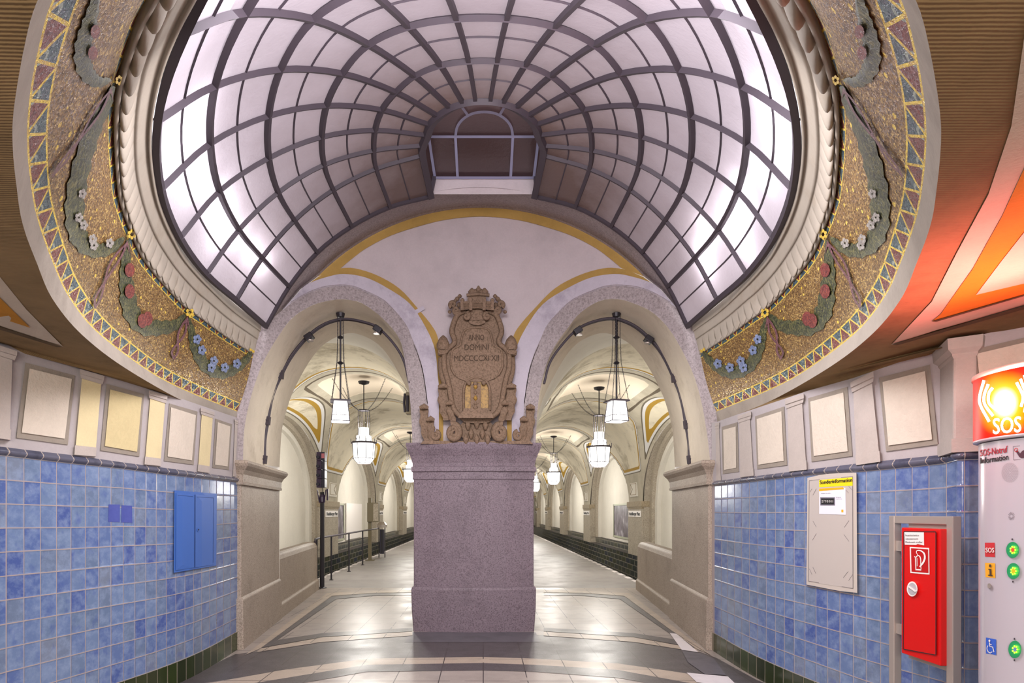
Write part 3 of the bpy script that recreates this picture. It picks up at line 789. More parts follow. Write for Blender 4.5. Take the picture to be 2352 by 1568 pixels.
# ------------------------------------------------------------------ front wall
wf = empty('wall_front', (0, 8.1, 0)); wf['kind'] = 'structure'
FL = [(558, 1062), (561, 986), (575, 916), (596, 852), (611, 819), (636, 777), (670, 731), (713, 703), (747, 692), (782, 687), (810, 690), (835, 698), (879, 731), (917, 777), (930, 830), (940, 900), (945, 960), (947, 1020)]
FR = [(1230, 1020), (1234, 947), (1242, 888), (1256, 834), (1276, 792), (1304, 753), (1332, 719), (1377, 691), (1422, 687), (1464, 700), (1501, 719), (1543, 764), (1588, 848), (1610, 918), (1624, 997), (1632, 1066)]
FLd = cr(FL, 4); FRd = cr(FR, 4)
R1o = [(649, 712), (668, 697), (700, 678), (740, 662), (782, 657), (812, 660), (840, 671), (868, 684), (891, 700), (930, 745), (947, 783), (960, 815), (972, 858), (982, 928), (984, 1020)]
R2o = [(690, 665), (710, 650), (754, 635), (790, 629), (840, 637), (891, 662), (942, 698), (978, 752), (999, 803), (1006, 867), (1008, 900), (1008, 1020)]
Go = [(730, 636), (760, 622), (782, 616), (815, 616), (866, 632), (917, 662), (958, 706), (992, 748), (1006, 777), (1014, 830), (1018, 900), (1018, 1020)]
def band(A, B, mat, name, front, back, side):
    A = cr(A, 4); B = cr(B, 4)
    if side > 0: A = np.array(mir(A)); B = np.array(mir(B))
    mb = MB(); slab(mb, [tuple(p) for p in A]+[tuple(p) for p in B[::-1]], wm, front, back, 14); return mb.obj(name, mat, wf)
# R1 + pier face region
edgeL = [(510, 1064), (518, 966), (525, 940), (540, 868), (556, 800), (580, 746), (606, 747)]
mb = MB(); slab(mb, edgeL+[tuple(p) for p in cr(R1o, 4)]+[tuple(p) for p in FLd[::-1]], wm, 0, None, 14); mb.obj('arch_face', M['greystone'], wf)
edgeR = [(1672, 1068), (1672, 968), (1666, 944), (1658, 880), (1645, 810), (1622, 752), (1600, 753)]
mb = MB(); slab(mb, edgeR+[tuple(p) for p in np.array(mir(cr(R1o, 4)))]+[tuple(p) for p in FRd], wm, 0, None, 14); mb.obj('arch_face', M['greystone'], wf)
for sd in (-1, 1):
    band(R1o, R2o, M['lilac'], 'arch_moulding', -.008, -.1, sd)
    A = cr(R1o[1:-1], 4); A = A if sd < 0 else np.array(mir(A)); mb = MB()
    for dd in (0, 5): stroke(mb, [(x, y-dd*.6) for x, y in A], 1.6, wm, .0, -.03, n=0)
    mb.obj('moulding_line', M['greystone'], wf)
    band(R2o, Go[:-1]+[(1018, 1020)], M['ochre'], 'ochre_band', -.045, -.12, sd)
arc_o = lambda x: 1001-math.sqrt(max(0, 524**2-(x-1105)**2)); 
xs = np.linspace(730, 1480, 60); top_o = [(x, arc_o(x)) for x in xs]
inn = [(782, 616), (811, 592), (841, 570), (890, 544), (943, 525), (1020, 505), (1105, 497)]; inn = inn+[(2210-x, y) for x, y in inn[::-1][1:]]
mb = MB(); slab(mb, top_o+[tuple(p) for p in cr(inn, 4)[::-1]], wm, -.045, -.12, 14); mb.obj('ochre_band', M['ochre'], wf)
GoR = mir(Go)
mb = MB(); slab(mb, [(x, y-2) for x, y in cr(inn, 3)]+[tuple(p) for p in np.array(GoR)[2:]+np.array((1, 1))]+[tuple(np.array(p)+np.array((-1, 1))) for p in Go[::-1][:-2]], wm, -.07, None, 14); mb.obj('tympanum', M['cream'], wf)
# repair patches where the ochre band is white
mb = MB(); slab(mb, [(953, 712), (972, 702), (976, 710), (957, 721)], wm, -.04, -.06, 0); mb.obj('plaster_patch', M['lilac'], wf)
# soffit between glass arc (Y=7.15) and the wall face
Sx = np.linspace(0, 1, 90); ga = []; sb = []
Scur = np.array([(608, 749), (649, 712), (690, 664)]+[(730, 635)]+[(x, arc_o(x)) for x in xs[1:-1]]+[(1478, 634)]+[(1518, 664), (1559, 712), (1597, 755)])
for t in Sx:
    x = 608+(1597-608)*t; R_ = 539; y = 969-math.sqrt(max(0, R_**2-(x-1102)**2)); ga.append(pY(x, y, 7.15))
    i = np.interp(t, np.linspace(0, 1, len(Scur)), range(len(Scur)));
Sr = resamp(Scur, 90); Gr = resamp([(x, 969-math.sqrt(539**2-(x-1102)**2)) for x in np.linspace(608, 1597, 300)], 90)
rows = []
for t in (0, .12, .5, .86, .9, .96, 1.0):
    r = []
    for g, s_ in zip(Gr, Sr):
        a = pY(g[0], g[1], 7.15); b = wm(s_[0], s_[1], -.04); p = a*(1-t)+b*t; r.append(p+Vector((0, 0, .02 if t == .9 else 0)))
    rows.append(r)
mb = MB(); mb.grid(rows); mb.obj('soffit', M['greystone'], wf, True)
# sill under crown window
mb = MB(); mb.add([pY(990, 446, 7.14), pY(1228, 446, 7.14), pY(1230, 411, 7.2), pY(995, 411, 7.2)], [(0, 1, 2, 3)]); mb.obj('window_sill', M['cream'], wf)
mb = MB(); mb.bar([pY(990, 447, 7.12), pY(996, 420, 7.16), pY(998, 410, 7.19)], .04, .05, (0, 1, 0)); mb.bar([pY(1227, 447, 7.12), pY(1230, 420, 7.16), pY(1229, 410, 7.19)], .04, .05, (0, 1, 0)); mb.obj('window_cheek', M['iron'], wf)
# intrados
BL = [(642, 1072), (646, 1001), (652, 965), (669, 909), (699.5, 848), (727.5, 807), (758, 781), (805, 764), (852, 779), (884, 806), (912, 850), (942, 909), (960, 965), (967, 1001), (974, 1072)]
BR = [(2192-x, y) for x, y in BL][::-1]
intr = {}
for nm_, Fd, B_ in (('L', FLd, BL), ('R', FRd, BR)):
    a = resamp(Fd, 60); b = resamp(cr(B_, 4), 60); rows = []
    for t in (0, .25, .5, .75, 1):
        rows.append([wm(p[0], p[1], 0)*(1-t)+pY(q[0], q[1], 9.1)*t for p, q in zip(a, b)])
    mb = MB(); mb.grid(rows); mb.obj('arch_intrados', M['jamb'], wf, True); intr[nm_] = rows
# back side of the front wall toward the platform, so no light leaks round it
mb = MB()
for nm_, B_ in (('L', BL), ('R', BR)):
    b = resamp(cr(B_, 4), 40); P = [pY(x, y, 9.1) for x, y in b]; mb.grid([P, [Vector((p.x, 9.1, 6.5)) for p in P]])
PL = pY(642, 1072, 9.1).x; PR = pY(BR[-1][0], 1072, 9.1).x; ML = pY(974, 1072, 9.1).x; MR = pY(BR[0][0], 1072, 9.1).x
for x0, x1, z0 in ((-7, PL, -1.5), (PR, 7, -1.5), (ML, MR, 2.2)): mb.add([(x0, 9.1, z0), (x1, 9.1, z0), (x1, 9.1, 6.5), (x0, 9.1, 6.5)], [(0, 1, 2, 3)])
mb.obj('platform_side', M['vwall'], wf)
# side piers
capprof = lambda z0, z1, z2: [(z1, .03), (z1+.03, .035), (z1+.035, .025), (z1+.12, .03), (z1+.17, .055), (z1+.215, .095), (z2-.035, .11), (z2-.01, .1), (z2, .085)]
for sd, nm_ in ((-1, 'L'), (1, 'R')):
    if sd < 0: plan = [(-3.35, 6.98), (-2.965, 7.04), (-2.925, 7.1), (-2.81, 7.1), (-3.045, 9.1), (-3.25, 9.1)]; plan = [(-2.99, 7.08), (-2.925, 7.08), (-2.815, 7.09), (-3.045, 9.1), (-3.25, 9.1)]
    else: plan = [(2.78, 7.06), (2.71, 7.06), (2.61, 7.07), (2.815, 9.1), (3.02, 9.1)]
    pr_ = empty('corner_pier', (plan[2][0], plan[2][1], 0), ('left' if sd < 0 else 'right')+' granite pier carrying the outer foot of the '+('left' if sd < 0 else 'right')+' arch beside the blue tiles', 'pier')
    mb = MB(); mb.prism(plan, [(0, .035), (.5, .03), (.575, .028), (.6, .0)]); mb.obj('base', M['sidepier'], pr_, bevel=.012)
    mb = MB(); mb.prism(plan, [(.59, .0), (1.93, .0)]); mb.obj('shaft', M['sidepier'], pr_, bevel=.012)
    mb = MB(); mb.prism(plan, capprof(0, 1.91, 2.19)); mb.obj('capital', M['sidepier'], pr_)
    # low parapet beyond
    x0, x1, x2 = (plan[3][0], None, None)
    sgn = sd
    pl = [(sgn*3.05 if sd < 0 else 2.83, 9.12), (-3.40 if sd < 0 else 3.16, 12.5), (-3.7 if sd < 0 else 3.46, 12.5), (-3.3 if sd < 0 else 3.1, 9.12)]
    pa = empty('parapet', (pl[0][0], pl[0][1], 0), 'low granite parapet with rounded top running from the '+('left' if sd < 0 else 'right')+' pier toward the platform edge', 'parapet')
    mb = MB(); mb.prism(pl, [(0, .03), (.2, .03), (.22, 0), (.88, 0), (.95, -.03), (.98, -.08)]); mb.obj('block', M['sidepier'], pa, bevel=.02)
# centre pier
plan = [(-.928, 8.13), (-.55, 8.07), (-.13, 8.05), (.3, 8.07), (.673, 8.13), (.673, 9.1), (-.928, 9.1)]
cp = empty('centre_pier', (-.13, 8.1, 0), 'broad granite pier between the two arches, under the sandstone coat of arms', 'pier')
mb = MB(); mb.prism(plan, [(0, .005), (.3, .025), (.56, .03), (.595, .022), (.6, 0)]); mb.obj('base', M['pier'], cp, bevel=.01)
mb = MB(); mb.prism(plan, [(.59, 0), (2.18, 0)]); mb.obj('shaft', M['pier'], cp, bevel=.01)
mb = MB(); mb.prism(plan, [(2.02, .004), (2.03, .012), (2.12, .012), (2.13, .03), (2.19, .03), (2.2, .012), (2.24, .016), (2.33, .04), (2.42, .08), (2.48, .098), (2.505, .09)]); mb.obj('capital', M['pier'], cp)

# ------------------------------------------------------------------ floor
fo = empty('floor', (0, 4, 0)); fo['kind'] = 'structure'
mb = MB(); mb.add([(-7, -4, 0), (7, -4, 0), (7, 9.25, 0), (-7, 9.25, 0)], [(0, 1, 2, 3)]); mb.add([(-3.94, 9.25, 0), (3.55, 9.25, 0), (3.55, 12.75, 0), (-3.94, 12.75, 0)], [(0, 1, 2, 3)])
mb.obj('terrazzo', M['terrazzo'], fo)
mb = MB(); mb.add([(-3.94, 12.75, 0), (3.55, 12.75, 0), (3.55, 64, 0), (-3.94, 64, 0)], [(0, 1, 2, 3)]); mb.obj('platform_surface', M['platform'], fo)
mb = MB()
for X, s_ in ((-3.94, -1), (3.55, 1)):
    mb.add([(X, 9.25, 0), (X, 64, 0), (X, 64, -1.1), (X, 9.25, -1.1)], [(0, 1, 2, 3)])
mb.obj('platform_face', M['track'], fo)
mb = MB(); mb.add([(-6, 9.1, -1.1), (6, 9.1, -1.1), (6, 64, -1.1), (-6, 64, -1.1)], [(0, 1, 2, 3)]); mb.obj('track_bed', M['track'], fo)
mb = MB()
for X, d in ((-3.94, 1), (3.55, -1)):
    y = 13.0
    while y < 62:
        mb.box((X+d*.06, y+.2, .002), (.12, .42, .008)); y += .75
mb.obj('edge_marks', M['tnew'], fo)
def fpoly(polys, mat, name, z):
    mb = MB(); mp = lambda x, y, o=0: pZ(x, y, z)
    for p in polys:
        pts, tris = polyfill(densify(p, 60), 0); V = [mp(q.x, q.y) for q in pts]
        mb.add(V, [t if (V[t[1]]-V[t[0]]).cross(V[t[2]]-V[t[0]]).z > 0 else t[::-1] for t in tris])
    return mb.obj(name, mat, fo)
dark = [(540, 1502), (598, 1494), (738, 1474), (948, 1458), (1088, 1456)]; darkb = [(1105, 1508), (842, 1512), (650, 1538), (510, 1562), (440, 1572), (380, 1576)]
both = lambda L: [L, [(2196-x, y) for x, y in L]]
fpoly([dark+[(1225, 1457), (1425, 1464), (1590, 1490), (1645, 1510), (1740, 1562), (1790, 1580), (1650, 1562), (1577, 1546), (1420, 1523), (1229, 1512)]+darkb], M['tdark'], 'dark_band', .0015)
fpoly([[(380, 1590), (495, 1566), (650, 1538), (842, 1512), (1105, 1508), (1229, 1512), (1420, 1523), (1577, 1546), (1650, 1562), (1760, 1590), (1690, 1590), (1640, 1578), (1420, 1538), (1229, 1526), (1105, 1522), (842, 1526), (560, 1572), (500, 1590)]], M['tlight'], 'light_band', .0025)
fpoly([[(500, 1590), (560, 1572), (842, 1526), (1105, 1522), (1229, 1526), (1420, 1538), (1640, 1578), (1690, 1590), (1660, 1600), (1420, 1556), (1229, 1542), (1105, 1539), (842, 1542), (600, 1585), (540, 1600)]], M['tdark'], 'dark_band', .0025)
fpoly([[(940, 1451), (1230, 1451), (1240, 1474), (930, 1474)]], M['tslate'], 'slate_slab', .003)
lb = [(562, 1504), (752, 1361), (860, 1356), (947, 1355), (947, 1360), (860, 1361), (762, 1368), (597, 1489)]
lb2 = [(590, 1497), (738, 1474), (947, 1459), (947, 1450), (741, 1463), (597, 1489)]
db = [(600, 1487), (762, 1369), (860, 1362), (947, 1361), (947, 1366), (860, 1367), (772, 1375), (636, 1469)]
db2 = [(600, 1487), (743, 1462), (947, 1449), (947, 1441), (743, 1453), (636, 1469)]
fpoly(both(lb)+both(lb2), M['tlight'], 'light_border', .005); fpoly(both(db)+both(db2), M['tdark'], 'dark_border', .006)
fpoly([[(1538, 1453), (1554, 1455), (1604, 1497), (1566, 1492)], [(1577, 1544), (1618, 1548), (1672, 1553), (1700, 1580), (1600, 1566)]], M['tnew'], 'white_slab', .008)
fpoly([[(1566, 1493), (1606, 1499), (1640, 1512), (1668, 1550), (1618, 1547), (1580, 1520)]], M['tslate'], 'slate_slab', .007)

# ------------------------------------------------------------------ ceiling round the ring
ce = empty('ceiling', (0, 0, 2.7)); ce['kind'] = 'structure'
cs_ = []
mb = MB()
for side in (-1, 1):
    wt = resamp(SIDE[side]['topcurve'], NR); oc_ = np.array(Oc[:NR]) if side < 0 else np.array(Oc[NR-1:][::-1]); ot = oc_; rows = []
    for t in np.linspace(0, 1, 9):
        tt = t+(.0 if t not in (0,) else 0); rows.append([tuple(a*(1-tt)+b*tt) for a, b in zip(wt, ot)])
    cs_ += [p for r_ in rows for p in r_]
    if side > 0: rows = rows[::-1]
    mb.grid(rows)
mb.add([(-3.6, -4, 2.76), (3.4, -4, 2.65), (0, .92, 2.65)], [(0, 1, 2)]); mb.add([(-3.9, -4.2, 2.8), (3.9, -4.2, 2.8), (3.9, .8, 2.8), (-3.9, .8, 2.8)], [(0, 1, 2, 3)])
mb.obj('ceiling_field', M['ceil'], ce)
cs_ = np.array(cs_)
def zceil(X, Y):
    d = (cs_[:, 0]-X)**2+(cs_[:, 1]-Y)**2; i = np.argpartition(d, 6)[:6]; w = 1/(d[i]+1e-4); return float((cs_[i, 2]*w).sum()/w.sum())
def cpoly(polys, mat, name, k):
    mb = MB()
    def mp(x, y, o=0):
        z = EYE+HO
        for _ in range(6): p = pZ(x, y, z-k); z = zceil(p.x, p.y)
        return pZ(x, y, z-k)
    for p in polys: slab(mb, p, mp, 0, None, 40)
    mb.obj(name, mat, ce)
cpoly([[(-40, 590), (0, 636), (60, 710), (145, 796), (80, 776), (0, 748), (-40, 735)],
       [(2420, -120), (2352, 89), (2323, 290), (2270, 447), (2198, 580), (2140, 693), (2047, 792), (2150, 758), (2352, 703), (2500, 670), (2500, -100)]], M['ceilw'], 'white_band', .006)
cpoly([[(-40, 640), (0, 684), (70, 753), (0, 730), (-40, 718)], [(2500, 150), (2410, 300), (2352, 388), (2301, 498), (2234, 618), (2160, 722), (2140, 738), (2352, 677), (2500, 640)]], M['ceilo'], 'orange_field', .01)
cpoly([[(-40, 742), (0, 751), (145, 797), (130, 797), (0, 757), (-40, 748)], [(2047, 792), (2352, 702), (2500, 668), (2500, 676), (2352, 710), (2060, 793)], [(2140, 738), (2352, 677), (2352, 680), (2150, 739)]], M['ceill'], 'dark_line', .014)
cpoly([[(2242, 677), (2300, 600), (2352, 534), (2500, 360), (2500, 615), (2352, 651)]], M['ceilw'], 'cream_field', .014)

# ------------------------------------------------------------------ platform hall beyond the arches
XW = 5.0; BL0 = 15.35; BL_ = 9.35; HB = 3.75; YEND = 62.0; ZS = 1.88
def vault_mat():
    m = Mat('painted_vault', .9, 0, .2); u, v = m.uv(); P = m.pos()
    n = m.noise(P, .9, 7, .72); g = m.noise(P, 30, 2)
    cream = rgb(218, 209, 188); c = m.ramp(n, [(.34, rgb(158, 146, 122)), (.5, cream), (.7, rgb(228, 218, 194))]); rib = m.ramp(n, [(.3, rgb(158, 150, 134)), (.6, rgb(188, 180, 162))])
    k = .14
    col = m.mix(u.gt(k-.03), rib, rgb(110, 102, 88)); col = m.mix(u.gt(k), col, rgb(214, 212, 210)); col = m.mix(u.gt(k+.06), col, rgb(168, 134, 56)); col = m.mix(u.gt(k+.15), col, c)
    core = v.lt(.36); col = m.mix(core, col, rgb(226, 212, 192)); ring = (v-.43).abs().lt(.012); col = m.mix(ring, col, rgb(98, 88, 74))
    m.base(col); m.bump(g, .1, .01); return m.m
M['vault'] = vault_mat()
ph = empty('ceiling.001', (0, 30, 4)); ph['kind'] = 'structure'
def vz(u, Y):
    au = min(1, abs(u)); zA = 2.87*max(0, 1-au**2.3)**.5
    k = (Y-BL0)/BL_; kc = round(k); v = (Y-(BL0+kc*BL_))/HB
    if abs(v) <= 1:
        cr_ = 2.15+.72*(1-au)**.8; zB = cr_*max(0, 1-abs(v)**2.3)**.5
    else: zB = 0; 
    z = max(zA, zB)
    if abs(v) < .36 and au*.8 < .36: z += .12
    return ZS+z, v
_ua = np.linspace(0, 1, 400)**.5; _za = 2.87*np.maximum(0, 1-_ua**2.3)**.5
_sa = np.r_[0, np.cumsum(np.hypot(np.diff(_ua)*2.1, np.diff(_za)))]
def vdist(u, v):
    au, av = min(1, abs(u)), abs(v); zA = 2.87*max(0, 1-au**2.3)**.5; cr_ = 2.15+.72*(1-au)**.8
    zB = cr_*max(0, 1-av**2.3)**.5 if av < 1 else 0
    if zA >= zB:
        q = zA/cr_; vg = (1-q*q)**(1/2.3) if q < 1 else 0
        return min((av-vg)*3.75*.8, (av-.47)*3.75, (_sa[-1]-np.interp(au, _ua, _sa))-.85)
    t = min(1, zB/2.87); ug = (1-t*t)**(1/2.3)
    return min((au-ug)*2.1*1.15, (au-.45)*2.1, (1-au)*2.1+.04)
ys = np.arange(11.4, YEND, .1)
for sd in (-1, 1):
    xc = 2.9*sd; hw = 2.1; us = np.r_[-1.35, np.sin(np.linspace(-math.pi/2, math.pi/2, 41))]
    rows = []; uvs = []
    for Y in ys:
        r = []; q = []
        for u_ in us:
            z, v = vz(u_, Y); X = xc+hw*u_*sd; r.append((X, Y, z)); q.append((vdist(u_, v), max(abs(u_)*.8, abs(v))))
        rows.append(r); uvs.append(q)
    mb = MB(); mb.grid(rows, uvs); mb.obj('vault', M['vault'], ph, True)
for sd, B_ in ((-1, BL), (1, BR)):
    a = [pY(x, y, 9.1) for x, y in resamp(cr(B_, 4), 60)]
    uu = np.sin(np.linspace(-math.pi/2, math.pi/2, 60)); b = [Vector((2.9*sd+2.1*u_, 11.42, vz(u_, 11.42)[0])) for u_ in uu]
    mb = MB(); mb.grid([[p*(1-t)+q*t for p, q in zip(a, b)] for t in (0, .2, .4, .6, .8, 1)]); mb.obj('entrance_barrel', M['vwall'], ph, True)
pw = {}
for sd, nm_ in ((-1, 'wall_track_left'), (1, 'wall_track_right')):
    w_ = empty(nm_, (sd*XW, 20, 0)); w_['kind'] = 'structure'; pw[sd] = w_
    mb = MB(); mb.add([(sd*5.42, 9.1, .3), (sd*5.42, YEND, .3), (sd*5.42, YEND, 5.2), (sd*5.42, 9.1, 5.2)], [(0, 1, 2, 3)]); mb.obj('niche_wall', M['vwall'], w_)
    mb = MB(); mb.add([(sd*XW, 9.1, -1.1), (sd*XW, YEND, -1.1), (sd*XW, YEND, .15), (sd*XW, 9.1, .15), (sd*5.25, 9.1, .15), (sd*5.25, YEND, .15), (sd*5.25, 9.1, .42), (sd*5.25, YEND, .42), (sd*5.45, 9.1, .42), (sd*5.45, YEND, .42)], [(0, 1, 2, 3), (5, 4, 6, 7)]); mb.obj('brick_plinth', M['brick'], w_)
    mb = MB(); mb.add([(sd*(XW-.02), 9.1, .15), (sd*(XW-.02), YEND, .15), (sd*5.25, YEND, .16), (sd*5.25, 9.1, .16), (sd*5.25, 9.1, .42), (sd*5.25, YEND, .42), (sd*5.45, YEND, .42), (sd*5.45, 9.1, .42)], [(0, 1, 2, 3), (4, 5, 6, 7)]); mb.obj('plinth_ledge', M['track'], w_)
    k = -1
    while True:
        y0 = BL0+k*BL_+HB; y1 = y0+BL_-2*HB; ym = (y0+y1)/2
        if y0 > YEND-2: break
        if k >= 0:
            t_ = ['nearest', 'second', 'third', 'fourth', 'fifth'][k] if k < 5 else None
            tp = empty('track_pillar', (sd*XW, ym, .15), f"{t_} stone wall pillar along the {'left' if sd<0 else 'right'} track, with the station name plate", 'pillar', 'wall pillars along the '+('left' if sd < 0 else 'right')+' track')
            mb = MB(); mb.box((sd*(XW+.2), ym, 1.0), (.44, y1-y0, 1.7)); mb.obj('shaft', M['vstone'], tp, bevel=.01)
            mb = MB(); mb.box((sd*(XW+.19), ym, 1.83), (.5, y1-y0+.11, .18)); mb.box((sd*(XW+.19), ym, 1.71), (.46, y1-y0+.02, .06)); mb.obj('capital', M['capst'], tp, bevel=.01)
            # name plate
            pl_ = MB(); xf = sd*(XW-.03); pl_.box((xf, ym, 1.52), (.02, (y1-y0)*.86, .2)); plo = pl_.obj('name_plate', M['white'], tp)
            v, f = text2d('Heidelberger Platz'); x0 = min(p[0] for p in v); x1 = max(p[0] for p in v); mb = MB()
            wid = (y1-y0)*.78
            for ddx in (0, .012, -.012):
                VV = [(xf-sd*.013, ym+sd*(-1)*((p[0]-x0)/(x1-x0)-.5)*wid*1.0+ddx, 1.47+p[1]*.155) for p in v]
                mb.add(VV, [t if sd > 0 else t for t in f])
            mb.obj('lettering', M['blackp'], plo)
            # square relief panel above the capital
            mb = MB(); ec = MB(); zc_ = 2.33; mb.box((sd*(XW-.02), ym+.1, zc_), (.06, .95, .5)); rp = mb.obj('relief_panel', M['vwall'], tp, bevel=.01)
            for a, b in (((-.38, -.18), (-.38, .18)), ((-.38, .18), (.38, .18)), ((.38, .18), (.38, -.18)), ((.38, -.18), (-.38, -.18)), ((.38, .18), (.1, 0)), ((.1, 0), (.38, -.18))):
                ec.tube([(sd*(XW-.052), ym+.1+a[0], zc_+a[1]), (sd*(XW-.052), ym+.1+b[0], zc_+b[1])], .012, 4)
            ec.obj('relief_line', M['capst'], rp)
        # pillar zone block behind and the stepped arch mouldings of the niche
        mb = MB(); mb.box((sd*(XW+.24), ym, 2.9), (.4, y1-y0, 2.3)); mb.obj('pier_mass', M['vstone'], w_)
        for (xo, ins, dpt) in ((XW+.03, .0, .06), (XW+.2, .25, .1), (XW+.3, .5, .1)):
            kc = k+1; yc = BL0+kc*BL_; a = []; b = []; c_ = []
            hw_ = HB-ins-.03; zt_ = 2.17-ins*.5
            for q in np.linspace(-1, 1, 37):
                z = ZS+zt_*max(0, 1-abs(q)**2.3)**.5; a.append((yc+q*hw_, z))
            path = [(yc-hw_, .42)]+a+[(yc+hw_, .42)]
            mb = MB(); mb.grid([[(sd*(xo), y, z) for y, z in path], [(sd*(xo+dpt+.12), y, z) for y, z in path]])
            outp = [(yc-HB-.02, .42)]+[(yc+q*(HB+.02), ZS+2.2*max(0, 1-abs(q)**2.3)**.5) for q in np.linspace(-1, 1, 37)]+[(yc+HB+.02, .42)]
            if ins: mb.grid([[(sd*xo, y, z) for y, z in path], [(sd*xo, y, z) for y, z in outp]])
            mb.obj('niche_moulding', M['vstone'] if ins < .3 else M['vwall'], w_, True)
        k += 1
# end wall
mb = MB(); mb.add([(-6, YEND, -1.2), (6, YEND, -1.2), (6, YEND, 5.5), (-6, YEND, 5.5)], [(0, 1, 2, 3)]); o_ = mb.obj('wall_far', M['vwall']); o_['kind'] = 'structure'
# middle columns of the platform
for k in range(0, 5):
    ym = BL0+k*BL_+HB+.925
    mb = MB(); mb.prism([(-.75, ym-.7), (.75, ym-.7), (.75, ym+.7), (-.75, ym+.7)], [(0, .05), (.3, .05), (.32, 0), (1.7, 0), (1.72, .04), (2.0, .06)]); mb.obj('platform_column', M['vstone'], ph)

# ------------------------------------------------------------------ octagonal chandeliers
def chandelier(loc):
    """origin at the bottom of the body"""
    X, Y, Z = loc
    r = empty('octagonal_lantern', loc); O = Vector(loc)
    oc = lambda R, z, n=8: [O+Vector((R*math.cos(math.pi/8+k*2*math.pi/n), R*math.sin(math.pi/8+k*2*math.pi/n), z)) for k in range(n)]
    mb = MB(); rows = [oc(.16, 0), oc(.25, .11), oc(.27, .47)]; mb.grid(rows, close=True); mb.add(rows[0], [tuple(range(8))[::-1]]); mb.obj('lower_glass', M['lampglass'], r)
    mb = MB(); rows = [oc(.2, .5), oc(.18, .66), oc(.125, .68), oc(.12, .86)]; mb.grid(rows, close=True); mb.add(rows[-1], [tuple(range(8))]); mb.obj('upper_glass', M['lampglass'], r)
    mb = MB()
    for k in range(8):
        a = oc(.16, 0)[k]; b = oc(.25, .11)[k]; c = oc(.275, .47)[k]; mb.tube([a, b, c], .009, 5)
        mb.tube([oc(.2, .5)[k], oc(.18, .66)[k]], .008, 5)
    for R, z in ((.252, .11), (.162, 0.0)): mb.tube(oc(R, z), .009, 5, close=True)
    mb.obj('glazing_frame', M['iron'], r)
    mb = MB(); mb.lathe([(.27, .47), (.315, .475), (.315, .51), (.19, .515)], loc, 8)
    for k in range(8):
        p = oc(.31, .5)[k]; mb.tube([p, p+Vector((0, 0, .08))], .008, 5)
    mb.obj('rim_ring', M['iron'], r)
    mb = MB(); mb.lathe([(.1, 1.27), (.15, 1.27), (.15, 1.29), (.1, 1.29)], loc, 6)
    for k in range(6):
        a = k*math.pi/3; p = Vector((.14*math.cos(a), .14*math.sin(a), 0)); mb.tube([O+p+Vector((0, 0, 1.27)), O+p+Vector((0, 0, .68))], .008, 5)
        for zz in (1.13, .98): mb.lathe([(.004, zz-.03), (.014, zz), (.004, zz+.03)], O+p, 6)
    mb.obj('hanger', M['black'], r)
    mb = MB(); mb.tube([O+Vector((0, 0, 1.29)), O+Vector((0, 0, 1.95))], .014, 6); mb.lathe([(.14, 1.98), (.12, 1.93), (.03, 1.9)], loc, 14); mb.obj('rod', M['black'], r)
    for k, (ax, ay) in enumerate(((-.62, .45), (.62, .5), (.62, -.6), (-.62, -.6))):
        mb = MB(); a = O+Vector((ax*.22, ay*.22, 1.29)); b = O+Vector((ax, ay, 1.93)); n = 18
        for i in range(n):
            p = a.lerp(b, (i+.5)/n)-Vector((0, 0, .09*math.sin(math.pi*(i+.5)/n))); d = (b-a).normalized(); s2 = d.cross(Vector((0, 0, 1))).normalized() if i % 2 else d.cross(d.cross(Vector((0, 0, 1)))).normalized()
            mb.tube([p+d*.028*math.cos(q)+s2*.011*math.sin(q) for q in [j*math.pi/3 for j in range(6)]], .0045, 4, close=True)
        mb.obj('chain', M['black'], r)
    return r
ch0 = chandelier(Vector((-2.9, 14.8, 2.77)))
side_words = {-1: 'left', 1: 'right'}
lamps = [(-2.9, 14.8, 'nearest octagonal glass lantern on chains, seen through the left arch'), (-2.9, 24.2, 'second octagonal lantern through the left arch, partly hidden by the centre pier'),
         (2.9, 15.26, 'nearest octagonal glass lantern on chains, seen through the right arch'), (2.9, 25.1, 'second octagonal lantern seen through the right arch, beside the centre pier'),
         (2.9, 34.0, 'third octagonal lantern through the right arch, partly hidden by the centre pier')]
for i, (x, y, lb_) in enumerate(lamps):
    o = ch0 if i == 0 else copytree(ch0); o.location = (x, y, 2.77 if x < 0 else 2.72); tag(o, lb_, 'lantern', 'octagonal lanterns over the platform')
    lamp('POINT', 'lantern_light', (x, y, 2.5), 90, (1, .965, .9), .25)
    lamp('POINT', 'lantern_light', (x, y, 3.65), 34, (1, .965, .9), .2)
for x, y in ((-2.9, 34), (-2.9, 43.5), (2.9, 43.5), (-2.9, 53), (2.9, 53)): lamp('POINT', 'lantern_light', (x, y, 3.0), 100, (1, .965, .9), .25)

